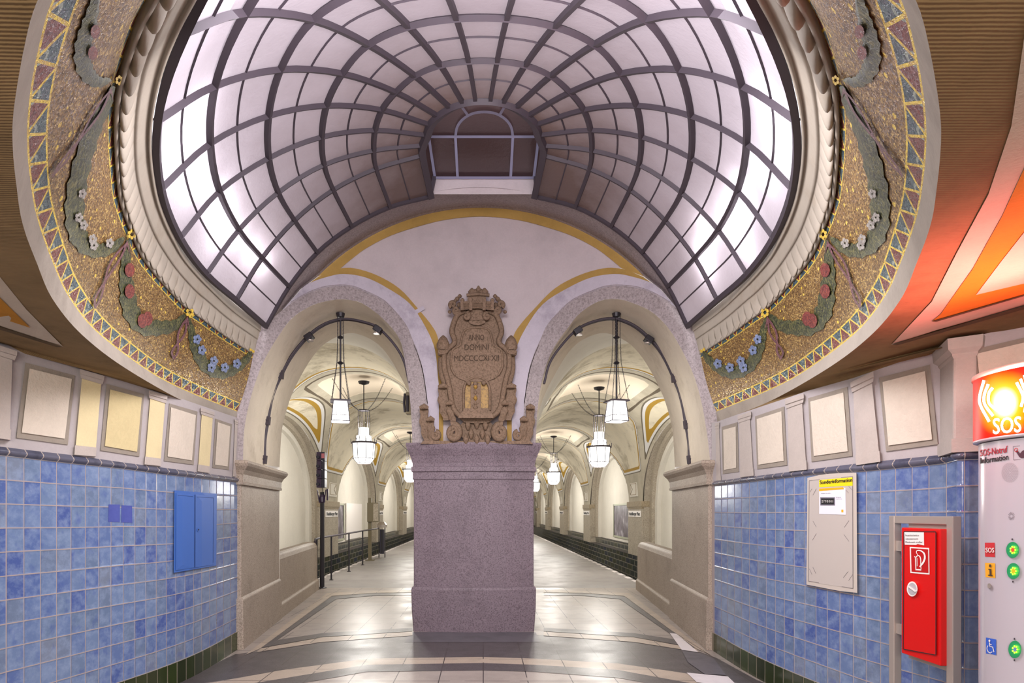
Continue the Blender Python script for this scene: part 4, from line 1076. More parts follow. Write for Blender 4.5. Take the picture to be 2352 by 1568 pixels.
# ------------------------------------------------------------------ square lanterns hanging in the arches
def sqlantern(px, label):
    Y = 8.12; top = pY(px, 730, Y); X = top.x; zt = EYE+(CY-921)/F*Y; zb = EYE+(CY-968)/F*Y; zc_ = top.z+.06
    r = empty('square_lantern', (X, Y, zb), label, 'lantern', 'square lanterns in the arches'); O = Vector((X, Y, 0)); ang = math.radians(14); Rm = Matrix.Rotation(ang, 3, 'Z')
    sq = lambda w, z: [O+Rm@Vector((a*w, b*w, 0))+Vector((0, 0, z)) for a, b in ((-1, -1), (1, -1), (1, 1), (-1, 1))]
    mb = MB(); rows = [sq(.115, zb), sq(.088, zt-.01)]; mb.grid(rows, close=True); mb.add(rows[0], [(3, 2, 1, 0)]); mb.obj('glass', M['lampglass'], r)
    mb = MB()
    for k in range(4):
        mb.tube([sq(.117, zb)[k], sq(.09, zt)[k]], .007, 4); mb.tube([sq(.117, zb)[k], sq(.117, zb)[(k+1) % 4]], .007, 4)
        a_, b_ = sq(.108, zb+.075)[k], sq(.108, zb+.075)[(k+1) % 4]; mb.tube([a_, b_], .005, 4)
        for q in (.25, .5, .75): p = a_.lerp(b_, q); mb.tube([p, p+Vector((0, 0, .045))], .004, 4)
    mb.obj('frame', M['iron'], r)
    mb = MB(); rows = [sq(.13, zt-.012), sq(.13, zt+.004), sq(.06, zt+.022)]; mb.grid(rows, close=True); mb.add(rows[0], [(3, 2, 1, 0)]); mb.add(rows[-1], [(0, 1, 2, 3)]); mb.obj('top_plate', M['iron'], r)
    mb = MB(); mb.tube([O+Vector((0, 0, zt)), O+Vector((0, 0, zc_))], .012, 8)
    for zz in (zc_-.32, zc_-.66): mb.lathe([(.02, zz-.02), (.045, zz), (.02, zz+.02)], O, 12)
    mb.lathe([(.05, zc_-.05), (.06, zc_)], O, 12); mb.obj('rod', M['black'], r)
    for k in range(4):
        mb = MB(); pts = [sq(.115, zt)[k], sq(.045, zc_-.66)[k], sq(.035, zc_-.32)[k], sq(.035, zc_)[k]]; P = resamp([tuple(p) for p in pts], 52)
        for i in range(51):
            a, b = Vector(P[i]), Vector(P[i+1]); d = (b-a).normalized(); s2 = d.orthogonal().normalized(); s2 = s2 if i % 2 else d.cross(s2); p = (a+b)/2
            mb.tube([p+d*.014*math.cos(q)+s2*.006*math.sin(q) for q in [j*math.pi/3 for j in range(6)]], .0025, 4, close=True)
        mb.obj('chain', M['black'], r)
    lamp('POINT', 'lantern_light', (X, Y, zb-.15), 9, (1, .965, .9), .1)
    return r
sqlantern(782, 'square glass lantern hanging in the left arch'); sqlantern(1416, 'square glass lantern hanging in the right arch')

# conduit arcs on the intrados with clamps and spot heads
con = {-1: [(606, 1062), (607, 1010), (614, 966), (624, 910), (645, 860), (672, 812), (710, 768), (748, 742), (790, 732), (832, 738), (868, 752), (905, 790), (928, 830), (940, 880)],
       1: [(1585, 1066), (1584, 1020), (1577, 975), (1566, 915), (1549, 868), (1522, 812), (1490, 774), (1455, 746), (1413, 731), (1370, 736), (1327, 755), (1288, 795), (1262, 835), (1250, 880)]}
for sd in (-1, 1):
    r = empty('cable_conduit', pY(con[sd][0][0], 1062, 8.12), f"dark curved cable conduit clamped under the {side_words[sd]} arch", 'conduit', 'conduits under the arches')
    P = [pY(x, y, 8.12) for x, y in cr(con[sd], 5)]
    mb = MB(); mb.tube(P, .017, 6); mb.tube([p+Vector((0, .05, 0)) for p in P], .014, 6); mb.obj('cable', M['iron'], r, True)
    for (x, y) in ((con[sd][0][0], 1055), con[sd][2], con[sd][4]):
        mb = MB(); p = pY(x, y, 8.1); mb.box(p, (.07, .06, .11), M=Matrix.Rotation(sd*(-.1), 3, 'Y')); mb.lathe([(.015, 0), (.02, .01)], p+Vector((0, -.04, 0)), 8); mb.obj('clamp', M['iron'], r)
    for q in ((con[sd][6][0], con[sd][6][1]+6), (con[sd][10][0], con[sd][10][1]+5)):
        p = pY(q[0], q[1], 8.08); s_ = 1 if q[0] < (790 if sd < 0 else 1413) else -1
        so = empty('spot_lamp', p, f"small dark spot lamp on the conduit under the {side_words[sd]} arch, {'left' if s_>0 else 'right'} of the square lantern", 'spot lamp', 'spot lamps on the conduits')
        mb = MB(); mb.box(p+Vector((0, 0, .0)), (.11, .12, .08), M=Matrix.Rotation(s_*-.6, 3, 'Y')); mb.obj('housing', M['black'], so, bevel=.01)
        mb = MB(); mb.lathe([(.045, -.055), (.05, -.04), (.03, -.03)], p+Vector((s_*.015, 0, 0)), 12); mb.obj('lens', M['steel'], so)

# loudspeaker on the left arch
p = pY(941, 927, 8.55); r = empty('loudspeaker', p, 'grey box loudspeaker with cables fixed inside the left arch beside the centre pier', 'loudspeaker')
mb = MB(); mb.box(p, (.1, .14, .3)); mb.obj('housing', M['olive'], r, bevel=.01)
mb = MB(); mb.tube([p+Vector((-.06, -.06, .13)), p+Vector((-.07, -.07, 0)), p+Vector((-.06, -.06, -.13))], .018, 6); mb.tube([p+Vector((-.02, -.08, .1)), p+Vector((-.02, -.08, -.12))], .02, 6); mb.obj('cable', M['black'], r)

# ------------------------------------------------------------------ platform things, left
def post(mb, x, y, r=.018, z1=1.0): mb.tube([(x, y, 0), (x, y, z1)], r, 8)
# signal mast
bx, by = -3.36, 12.72
r = empty('signal_mast', (bx, by, 0), 'tall dark mast with a stack of four purple signal lamps beside the handrail', 'signal')
mb = MB(); mb.tube([(bx, by, 0), (bx, by, 2.0)], .045, 12); mb.tube([(bx-.05, by+.1, 0), (bx-.05, by+.1, 1.1)], .028, 8); mb.lathe([(.09, 0), (.09, .015), (.05, .03)], (bx, by, 0), 12); mb.obj('pole', M['black'], r)
mb = MB(); mb.lathe([(.05, 1.78), (.065, 1.8), (.065, 1.9), (.05, 1.95)], (bx, by, 0), 12)
for s_ in (-1, 1): mb.tube([(bx+s_*.05, by-.04, 1.78), (bx+s_*.09, by-.05, 2.05)], .012, 5)
mb.box((bx+.11, by, 1.95), (.03, .05, .24)); mb.obj('bracket', M['purple'], r)
for k in range(4):
    zz = 2.09+k*.185; mb = MB(); mb.box((bx-.03, by-.06, zz+.09), (.1, .2, .18)); hb = mb.obj('lamp_box', M['purple'], r, bevel=.006)
    mb = MB(); mb.tube([(bx-.04, by-.165, zz+.07), (bx-.04, by-.21, zz+.07)], .034, 12); mb.obj('lens', M['purplel'], hb)
    mb = MB(); mb.box((bx+.055, by-.06, zz+.09), (.07, .19, .175)); mb.obj('side_shell', M['purplel'], hb, bevel=.006)
mb = MB(); mb.box((bx+.055, by-.157, 2.09+.555+.1), (.06, .004, .1)); mb.obj('label', simple('pink_label', rgb(190, 110, 120), .5), r)
# handrail
r = empty('handrail', (-3.45, 12.4, 0), 'dark tubular handrail running along the left platform edge', 'handrail')
rp_ = [(-3.49, 12.66, .96), (-3.5, 12.7, 1.02), (-3.53, 13.4, 1.03), (-3.57, 16, 1.02), (-3.6, 18.5, 1.02), (-3.58, 20.9, 1.02)]
mb = MB(); mb.tube([rp_[0]]+rp_[1:], .022, 8); mb.lathe([(.03, -.03), (.035, 0), (.03, .03)], rp_[0], 8); mb.obj('rail', M['iron'], r, True)
for x, y in ((-3.51, 12.85), (-3.54, 14.2), (-3.57, 16.2), (-3.6, 18.2)):
    mb = MB(); post(mb, x, y, .02, 1.02); mb.lathe([(.05, 0), (.05, .012), (.02, .02)], (x, y, 0), 10); mb.obj('rail_post', M['black'], r)
# emergency telephone box
x, y = -3.7, 19.9
r = empty('telephone_box', (x, y, 0), 'olive steel post carrying a closed box beside the left platform edge', 'telephone box')
mb = MB(); mb.box((x, y, 1.02), (.1, .1, 2.04)); mb.box((x, y, .01), (.3, .2, .02)); mb.obj('post', M['olive'], r)
mb = MB(); mb.box((x+.12, y-.02, 1.57), (.36, .3, .62)); mb.obj('box', M['olive'], r, bevel=.01)
mb = MB(); mb.box((x+.22, y-.175, 1.57), (.16, .01, .56)); mb.obj('door', M['vstone'], r)
# bin
x, y = -3.52, 21.2
r = empty('litter_bin', (x, y, 0), 'slim dark litter bin with a pale hooded lid on the left platform', 'litter bin')
mb = MB(); mb.box((x, y, .55), (.14, .14, .85)); mb.obj('body', M['purplel'], r, bevel=.01)
mb = MB(); mb.box((x-.1, y-.05, .52), (.03, .03, 1.04)); mb.box((x+.11, y-.05, .52), (.03, .03, 1.04)); mb.box((x, y-.075, .55), (.05, .012, .78)); mb.obj('stand', M['black'], r)
mb = MB(); mb.prism([(x-.15, y-.15), (x+.15, y-.15), (x+.15, y+.15), (x-.15, y+.15)], [(1.04, 0), (1.14, 0), (1.24, -.07)]); mb.obj('lid', M['steel'], r)
# framed posters in the niches
def poster(sd, y0, y1, z0, z1, label, big=False):
    xf = sd*5.40; r = empty('framed_poster', (xf, (y0+y1)/2, z0), label, 'poster', None)
    mb = MB(); t = .07
    for c, d in (((xf, (y0+y1)/2, z1-t/2), (.06, y1-y0, t)), ((xf, (y0+y1)/2, z0+t/2), (.06, y1-y0, t)), ((xf, y0+t/2, (z0+z1)/2), (.06, t, z1-z0)), ((xf, y1-t/2, (z0+z1)/2), (.06, t, z1-z0))): mb.box(c, d)
    mb.obj('frame', M['band'], r)
    m = Mat('poster_print', .4); n = m.noise(m.pos(), 2.2, 4); m.base(m.ramp(n, [(.35, rgb(70, 62, 70)), (.55, rgb(120, 112, 122)), (.72, rgb(190, 186, 194))]))
    mb = MB(); mb.box((xf+sd*.01, (y0+y1)/2, (z0+z1)/2), (.02, y1-y0-2*t, z1-z0-2*t)); mb.obj('print', m.m, r)
poster(1, 22.0, 25.2, .55, 1.9, 'dark framed poster in the niche behind the nearest right track pillar')
poster(-1, 20.9, 23.6, .5, 1.9, 'grey framed poster in the niche behind the nearest left track pillar')
r = empty('blank_board', (-5.38, 25.3, .5), 'blank white board in the niche on the left track wall', 'board')
mb = MB(); mb.box((-5.38, 25.4, 1.2), (.04, 3.0, 1.45)); mb.obj('panel', M['white'], r)

# ------------------------------------------------------------------ coat of arms
ca = empty('coat_of_arms', (pY(1098, 1018, 8.0)), 'carved sandstone coat of arms with crown and inscription on the centre pier', 'relief')
wy = lambda x, y, o=0: pY(x, y, 8.03-o)
CXA = 1095.0
def msym(L): return L+[(2*CXA-x, y) for x, y in L[::-1]]
def relief(poly, f, b, name, mat='sand', step=10, bevel=.012, parent=None, mx=None):
    mb = MB(); slab(mb, poly, wy, f, b, step); 
    o = mb.obj(name, M[mat], parent or ca)
    return o
# body outline (left half, top->bottom)
body = msym([(1095, 707), (1066, 712), (1050, 722), (1040, 742), (1036, 762), (1040, 776), (1043, 785), (1038, 792), (1031, 797), (1022, 808), (1018, 822), (1018, 848), (1026, 872), (1032, 900), (1036, 925), (1044, 948), (1056, 962), (1068, 970), (1095, 972)])
mb = MB(); slab(mb, body, wy, .10, -.06, 9); mb.obj('shield', M['sand'], ca)
inner = msym([(1095, 750), (1075, 752), (1064, 760), (1058, 775), (1056, 790), (1046, 798), (1036, 806), (1034, 822), (1034, 842), (1040, 856), (1052, 868), (1070, 875), (1095, 877)])
mb = MB(); slab(mb, inner, wy, .125, .09, 9); mb.obj('tablet', M['sand'], ca)
def ridge(pts, r, name, mat='sand', off=.11, both_=True, n=6, parent=None, rr=None):
    P = cr(pts, n)
    for s_ in ((1, -1) if both_ else (1,)):
        Q = [wy(x if s_ > 0 else 2*CXA-x, y, off) for x, y in P]
        mb = MB(); mb.tube(Q, r if rr is None else [r*(rr[0]+(rr[1]-rr[0])*i/(len(Q)-1)) for i in range(len(Q))], 8); mb.obj(name, M[mat], parent or ca, True)
def spiral(cx, cy, R, turns, r, a0=0, off=.1, dirn=1, mirror=True, name='scroll', ry=1.1):
    pts = []
    for i in range(int(turns*14)+1):
        a = a0+dirn*i/14*2*math.pi; k = R*(1-i/(turns*14)*.85); pts.append((cx+k*math.cos(a), cy+k*ry*math.sin(a)))
    for s_ in ((1, -1) if mirror else (1,)):
        Q = [wy(x if s_ > 0 else 2*CXA-x, y, off) for x, y in pts]; mb = MB(); mb.tube(Q, [r*(1-.45*i/len(Q)) for i in range(len(Q))], 8); mb.obj(name, M['sand'], ca, True)
ridge([(1070, 713), (1052, 722), (1042, 742), (1038, 762), (1044, 780), (1042, 790), (1030, 800), (1021, 815), (1021, 845), (1028, 870), (1034, 900), (1038, 925), (1047, 946), (1062, 958)], .035, 'border_moulding')
ridge([(1095, 752), (1075, 754), (1065, 762), (1060, 778), (1056, 793), (1040, 803), (1036, 825), (1037, 845), (1046, 862)], .014, 'tablet_edge', off=.125)
# top bar with scrolls and oval
relief(msym([(1095, 708), (1078, 711), (1070, 716), (1066, 728), (1080, 734), (1095, 735)]), .17, .08, 'scroll_bar'); spiral(1072, 726, 7, 1.4, .028, -1.2, .17)
relief(discp(1096, 738, 19, 8.5, 18), .15, .1, 'cabochon')
# text
for t_, a_, b_, h_ in (('ANNO', (1076, 781), (1112, 781), 13), ('DOMINI', (1067, 804), (1122, 803), 13.5), ('MDCCCCXI XII', (1043, 829), (1146, 828), 13)):
    mb = MB(); text(mb, t_, a_, b_, h_, wy, .128, .2); mb.obj('inscription_line', M['darksand'], ca)
# crown
cw = MB(); slab(cw, msym([(1095, 672), (1075, 676), (1073, 690), (1095, 692)]), wy, .2, 0, 9); cw.obj('crown_band', M['sand'], ca)
mb = MB(); slab(mb, msym([(1095, 690), (1060, 692), (1058, 712), (1095, 708)]), wy, .24, 0, 9)
for x in (1061, 1081, 1112, 1131): slab(mb, rectp(x-3.5, 686, x+3.5, 712), wy, .27, 0, 0)
mb.obj('crown_wall', M['sand'], ca)
for yy in (697, 702, 707): 
    mb = MB(); mb.tube([wy(1060, yy, .245), wy(1095, yy-1.5, .25), wy(1130, yy, .245)], .01, 5); mb.obj('masonry_course', M['sand'], ca)
for x, y, rx, ry in ((1084, 668, 9, 8), (1099, 662, 6, 8), (1113, 668, 9, 8), (1091, 669, 7, 7), (1106, 669, 7, 7)):
    mb = MB(); mb.tube([wy(x, y+ry*.8, .1), wy(x, y+ry*.2, .12), wy(x, y-ry*.6, .1)], [rx*8/1400*.55*1.7, rx*8/1400*1.0, rx*8/1400*.35], 10); mb.obj('crown_leaf', M['sand'], ca, True)
mb = MB(); mb.tube([wy(1072, 678, .2), wy(1099, 675, .22), wy(1124, 678, .2)], .022, 6); mb.obj('crown_rim', M['sand'], ca, True)
spiral(1048, 712, 8, 1.5, .03, 0, .12); spiral(1040, 699, 7.5, 1.5, .026, 2, .1)
for x, y, r_ in ((1050, 686, 5.5), (1056, 680, 5), (1062, 689, 5), (1033, 716, 4.5), (1046, 690, 4.5), (1055, 700, 6)):
    for s_ in (1, -1):
        X = x if s_ > 0 else 2*CXA+3-x; mb = MB(); c = wy(X, y, .06); R_ = r_*8/1400; mb.lathe([(R_*.3, -R_*.9), (R_*.85, -R_*.5), (R_, 0), (R_*.8, R_*.5), (R_*.3, R_*.9)], c, 10); mb.obj('crown_foliage', M['sand'], ca, True)
# torches
ridge([(1016, 822), (1015, 845), (1019, 868), (1028, 890), (1038, 910), (1042, 935)], .052, 'torch_shaft', off=.03, rr=(1, .7))
for s_ in (1, -1):
    fx = lambda x: x if s_ > 0 else 2*CXA+2-x
    mb = MB(); mb.tube([wy(fx(1018), 800, .1), wy(fx(1018), 790, .12), wy(fx(1018), 780, .1), wy(fx(1018), 772, .08)], [.085, .085, .06, .02], 10); tf = mb.obj('torch_flame', M['sand'], ca, True)
    mb = MB(); mb.tube([wy(fx(1017), 816, .1), wy(fx(1017), 812, .1), wy(fx(1017), 806, .1), wy(fx(1017), 798, .1)], [.06, .07, .05, .08], 10); mb.obj('torch_collar', M['sand'], ca, True)
    for dx in (-7, 7):
        mb = MB(); c = (fx(1017)+dx, 806); pts = [(c[0]+4*(1-i/16)*math.cos(i*.7), c[1]+4.5*(1-i/16)*math.sin(i*.7)) for i in range(14)]; mb.tube([wy(a, b, .15) for a, b in pts], .012, 6); mb.obj('torch_volute', M['sand'], tf, True)
# niche with bear-less column figure, base, leaves
relief([(1066, 944), (1066, 900), (1068, 884), (1076, 872), (1088, 866), (1096, 865), (1106, 867), (1116, 874), (1121, 886), (1122, 900), (1122, 944)], .105, .1, 'niche_back', 'gilt')
ridge([(1065, 942), (1065, 900), (1068, 884), (1076, 873), (1088, 867), (1096, 866)], .018, 'niche_moulding', off=.12)
relief([(1081, 942), (1081, 884), (1087, 879), (1101, 879), (1104, 884), (1104, 942)], .16, .1, 'carved_panel')
for y_, r_ in ((888, 5), (901, 4), (914, 5), (926, 4), (936, 6), (881, 6)):
    mb = MB(); mb.tube([wy(1092, y_+r_, .16), wy(1092, y_, .175), wy(1092, y_-r_, .16)], [.01, r_*8/1400, .01], 8); mb.obj('carved_ornament', M['gilt' if r_ == 5 else 'sand'], ca, True)
for s_ in (-1, 1):
    mb = MB(); mb.tube([wy(1094+s_*17, 884, .15), wy(1094+s_*17, 879, .16), wy(1094+s_*17, 874, .15)], [.015, .035, .01], 8); mb.obj('carved_ornament', M['sand'], ca, True)
relief([(1067, 937), (1121, 937), (1128, 949), (1060, 949)], .18, .05, 'niche_base'); relief([(1056, 949), (1130, 949), (1134, 960), (1052, 960)], .22, .03, 'niche_base')
# acanthus leaves and big scrolls at foot
def leafp(cx, y0, y1, w, lean, name, off):
    for s_ in (1, -1):
        fx = lambda x: x if s_ > 0 else 2*CXA+2-x
        L = []; n = 14
        for i in range(n+1):
            t = i/n; lob = 1+.16*math.sin(t*math.pi*6); ww = w*(.55+.45*math.sin(math.pi*(t*.8+.15)))*lob; L.append((cx+lean*t*t, y0+(y1-y0)*t, ww))
        mb = MB(); rows = []
        for k, (f_, o_) in enumerate(((-1, 0), (-.65, .045), (-.3, .03), (0, .055), (.3, .03), (.65, .045), (1, 0))):
            rows.append([wy(fx(x+f_*ww), y, off+o_*math.sin(math.pi*min(1, .12+i/n))) for i, (x, y, ww) in enumerate(L)])
        mb.grid(rows); mb.obj(name, M['sand'], ca, True)
        mb = MB(); mb.tube([wy(fx(cx-w*.75), y0+2, off+.05), wy(fx(cx), y0-1, off+.085), wy(fx(cx+w*.75), y0+2, off+.05)], [.025, .04, .025], 8); mb.obj('leaf_curl', M['sand'], ca, True)
leafp(1018, 886, 965, 13, 8, 'acanthus_leaf', .05); leafp(974, 934, 1017, 11, 8, 'acanthus_leaf', .03); leafp(1033, 925, 972, 9, 10, 'acanthus_leaf', .08)
leafp(989, 962, 1014, 9, 4, 'acanthus_leaf', .05)
spiral(1042, 993, 16, 2.2, .045, -2.0, .08, 1, ry=1.25); spiral(1000, 1000, 10, 1.5, .03, -1.5, .05)
relief(msym([(1095, 962), (1070, 963), (1058, 975), (1060, 1000), (1068, 1014), (1095, 1016)]), .04, -.03, 'foot_block')
for x_, y_ in ((1075, 975), (1095, 972), (1115, 975), (1082, 995), (1108, 995), (1095, 1008), (1070, 1008), (1120, 1008)):
    mb = MB(); mb.tube([wy(x_, y_+11, .05), wy(x_, y_, .09), wy(x_, y_-10, .05)], [.02, .04, .015], 8); mb.obj('foot_leaf', M['sand'], ca, True)
relief(msym([(1095, 1012), (972, 1012), (966, 1019), (1095, 1019)]), .06, -.03, 'foot_ledge')

# ------------------------------------------------------------------ blue cabinet on the left wall
r = empty('wall_cabinet', sm_(-1)(450, 1310), 'bright blue two-door metal cabinet on the tiled left wall', 'cabinet')
mb = MB(); slab(mb, [(400.5, 1125.5), (498, 1133.5), (497, 1298.5), (399, 1315)], mpL, .04, -.01, 30); mb.obj('body', M['bluecab'], r)
for q in ([(405, 1132), (446.5, 1135), (446, 1303), (404, 1309.5)], [(449, 1135), (494, 1138.5), (492.5, 1296), (448.5, 1303)]):
    mb = MB(); slab(mb, q, mpL, .05, .03, 30); mb.obj('door', M['bluecab'], r)
mb = MB(); stroke(mb, [(447.7, 1136), (447.2, 1302)], 1.6, mpL, .052, n=0); stroke(mb, [(408, 1137), (444, 1140)], 1, mpL, .052, n=0); stroke(mb, [(452, 1141), (491, 1143)], 1, mpL, .052, n=0); stroke(mb, [(491, 1143), (489.5, 1292)], .8, mpL, .052, n=0)
mb.obj('door_gap', simple('dark_blue_gap', rgb(30, 60, 120), .6), r)
mb = MB(); slab(mb, discp(456, 1216, 3.2, 5, 14), mpL, .058, .05, 0); lo = mb.obj('lock', M['bluecab'], r); mb = MB(); slab(mb, discp(456.3, 1216, 1.3, 2.2, 8), mpL, .06, .058, 0); mb.obj('keyhole', M['blackp'], lo)

# ------------------------------------------------------------------ notice board on the right wall
mpR = sm_(1)
r = empty('notice_board', mpR(1910, 1350), 'tall white notice board with yellow heading on the tiled right wall', 'notice board')
mb = MB(); slab(mb, [(1854.5, 1097), (1880, 1091), (1905, 1087.5), (1935, 1086), (1967, 1085.5), (1969, 1361), (1930, 1357), (1893, 1350), (1852, 1342)], mpR, .045, -.01, 24); mb.obj('frame', M['boardf'], r)
mb = MB(); slab(mb, [(1858.5, 1103.5), (1885, 1098), (1920, 1094.5), (1958, 1094), (1959, 1351), (1925, 1346), (1890, 1341), (1856.5, 1334)], mpR, .048, .04, 24); mb.obj('panel', M['board'], r)
mb = MB()
for a, b in (((1858.5, 1103.5), (1856.5, 1334)), ((1958, 1094), (1959, 1351)), ((1858.5, 1103.5), (1958, 1094)), ((1856.5, 1334), (1959, 1351))): stroke(mb, [a, b], 1.2, mpR, .05, n=0)
for a, b in (((1860, 1130), (1865, 1122)), ((1867, 1137), (1875, 1122)), ((1938, 1120), (1949, 1132)), ((1949, 1116), (1959, 1127)), ((1867, 1196), (1875, 1210)), ((1939, 1211), (1950, 1195)), ((1866, 1240), (1875, 1225)), ((1938, 1227), (1950, 1243)), ((1859, 1306), (1865, 1319)), ((1867, 1302), (1874, 1317)), ((1937, 1326), (1948, 1312)), ((1949, 1333), (1959, 1318))): stroke(mb, [a, b], .9, mpR, .05, n=0)
mb.obj('crease_lines', simple('grey_crease', rgb(120, 112, 112), .6), r)
mb = MB(); slab(mb, [(1881, 1102), (1958, 1095.5), (1958.5, 1115), (1881.5, 1118.5)], mpR, .05, .047, 20); hd = mb.obj('heading_strip', M['yellowp'], r)
mb = MB(); text(mb, 'Sonderinformation', (1883, 1111.5), (1957, 1105.5), 8.5, mpR, .053, .3); mb.obj('lettering', M['blackp'], hd)
r2 = empty('paper_notice', mpR(1910, 1180), 'white paper sheet with a counter picture pinned on the notice board', 'paper sheet')
mb = MB(); slab(mb, [(1881.5, 1122.5), (1936, 1119), (1942, 1121), (1943, 1182), (1881.5, 1180)], mpR, .053, .049, 20); sh = mb.obj('sheet', M['paper'], r2)
mb = MB(); slab(mb, [(1881.5, 1122), (1936, 1118.5), (1939, 1123), (1881.5, 1127.5)], mpR, .055, .05, 20); slab(mb, rectp(1932.5, 1170, 1937, 1176), mpR, .055, .05, 0); mb.obj('yellow_mark', M['amber'], sh)
mb = MB(); slab(mb, rectp(1884, 1141.5, 1917.5, 1160.5), mpR, .056, .05, 0); mb.obj('counter_frame', simple('counter_grey', rgb(120, 116, 128), .5), sh)
mb = MB(); slab(mb, rectp(1885.8, 1144, 1915.5, 1158), mpR, .058, .05, 0); text(mb, 'Wussten Sie schon ...', (1885.5, 1134), (1910, 1133), 2.2, mpR, .056); text(mb, 'Fahrgaeste', (1920, 1142.5), (1932, 1142.5), 1.6, mpR, .056); text(mb, 'taeglich hier', (1920, 1146), (1934, 1146), 1.6, mpR, .056); mb.obj('print', M['blackp'], sh)
mb = MB()
for i, ch in enumerate('2790001'): text(mb, ch, (1887.4+i*4.05+(.8 if ch == '1' else 0), 1153.5), (1889.8+i*4.05-(.8 if ch == '1' else 0), 1153.5), 5.5, mpR, .06)
mb.obj('digits', M['white'], sh)

# ------------------------------------------------------------------ fire extinguisher cabinet on its steel stand
XB = 2.66
def pX(X): return lambda x, y, o=0: (lambda X_: pY(x, y, X_*F/(x-CX)))(X-o)
r = empty('fire_extinguisher_cabinet', (2.6, 3.65, 0), 'red fire extinguisher cabinet held in a brushed steel frame by the right wall', 'fire cabinet')
yl = XB*F/(2056-CX); yr = XB*F/(2191-CX); zt_ = EYE+(CY-1184)/F*yl
mb = MB()
for yy in (yl, yr): mb.box((XB, yy, (zt_+.0)/2), (.05, .05, zt_))
mb.box((XB, (yl+yr)/2, zt_-.0245), (.046, abs(yl-yr)-.049, .048)); mb.obj('stand_frame', M['steel'], r, bevel=.004)
y0b = 2.6*F/(2070-CX); y1b = 2.6*F/(2160-CX); y0b_, y1b_ = min(y0b, y1b), max(y0b, y1b); yc = (y0b+y1b)/2; wb = y1b_-y0b_
zbt = EYE+(CY-1211)/F*y1b_; zbb = EYE+(CY-1499)/F*y1b_; zc_ = (zbt+zbb)/2; hb_ = zbt-zbb
mb = MB(); mb.box((2.668, yc, zc_), (.026, wb+.03, hb_+.07)); mb.obj('back_plate', M['steel'], r, bevel=.003)
for zz in (zbt-.12, zbb+.13):
    for s_ in (1, -1):
        mb = MB(); ye = yl if s_ > 0 else yr; yb = y1b_ if s_ > 0 else y0b_; mb.box((XB+.0, (ye+yb)/2, zz), (.02, abs(ye-yb), .065)); mb.obj('bracket', M['steel'], r)
mb = MB(); mb.box((2.627, yc, zc_), (.054, wb, hb_)); cb = mb.obj('cabinet_body', M['red'], r, bevel=.006)
fx_ = lambda x, y, o=0: pX(2.6)(x, y, o)
dq = lambda a, b: None
mb = MB(); slab(mb, [(2076.5, 1221), (2149.5, 1221.5), (2149.5, 1503), (2075, 1490)], fx_, .006, -.01, 40); dr = mb.obj('door', M['red'], r)
mb = MB()
for a, b in (((2076, 1220.5), (2074.5, 1490)), ((2076, 1220.5), (2149.5, 1221)), ((2149.5, 1221), (2149.5, 1503)), ((2074.5, 1490), (2149.5, 1504))): stroke(mb, [a, b], 1.8, fx_, .0075, n=0)
mb.obj('door_gap', M['blackp'], dr)
mb = MB(); slab(mb, [(2077, 1221.5), (2122, 1222), (2122.5, 1252), (2112, 1250), (2108, 1249), (2104, 1251), (2078, 1250.5)], fx_, .009, .005, 0); st = mb.obj('sticker', M['white'], r)
mb = MB(); text(mb, 'Feuerlöscherbox', (2079.5, 1231), (2111, 1231), 4.2, fx_, .011); text(mb, 'videoüberwacht', (2079.5, 1239), (2109, 1239), 4.2, fx_, .011); text(mb, 'Missbrauch strafbar', (2079.5, 1246.5), (2119, 1246.5), 4.2, fx_, .011); mb.obj('lettering', M['blackp'], st)
mb = MB(); slab(mb, [(2089.5, 1255.5), (2134, 1258), (2135, 1319), (2091, 1315.5)], fx_, .009, .005, 0); pg = mb.obj('pictogram', M['white'], r)
mb = MB(); slab(mb, [(2092.3, 1258.5), (2131.5, 1261), (2132.3, 1315.5), (2093.5, 1312.3)], fx_, .0105, .006, 0); mb.obj('pictogram_field', M['darkred'], pg)
mb = MB()
stroke(mb, [(2103.5, 1307), (2103, 1285), (2103.5, 1280), (2108, 1275.5), (2112, 1277), (2114.5, 1283), (2115, 1297)], 2.2, fx_, .012, n=3)
stroke(mb, [(2102.5, 1307.5), (2116, 1308.3)], 3, fx_, .012, n=0); stroke(mb, [(2115, 1297), (2115.5, 1308)], 1.6, fx_, .012, n=0); stroke(mb, [(2106.3, 1281), (2106.5, 1300)], 1.2, fx_, .012, n=0)
stroke(mb, [(2108.5, 1274), (2105, 1269), (2105.5, 1265), (2110, 1263.5), (2117, 1265.5), (2123, 1272), (2124, 1282), (2120, 1292), (2112.5, 1301.5)], [1.4, 1.6, 1.8, 2.4, 3, 3.6, 4, 4, 3.4], fx_, .0125, n=5)
stroke(mb, [(2100, 1277.5), (2103.5, 1280)], 1.8, fx_, .012, n=0); mb.obj('pictogram_symbol', M['white'], pg)
mb = MB(); slab(mb, discp(2095, 1352, 12.2, 17.2, 28), fx_, .02, .0, 0); hn = mb.obj('latch_handle', M['white'], r)
mb = MB(); slab(mb, discp(2095, 1352, 9.6, 14, 24), fx_, .022, .018, 0); mb.obj('latch_recess', simple('grey_plastic', rgb(176, 172, 176), .4), hn)
mb = MB(); stroke(mb, [(2086.5, 1346), (2103.5, 1358)], 4.2, fx_, .03, .02, n=0); mb.obj('latch_grip', M['white'], hn)

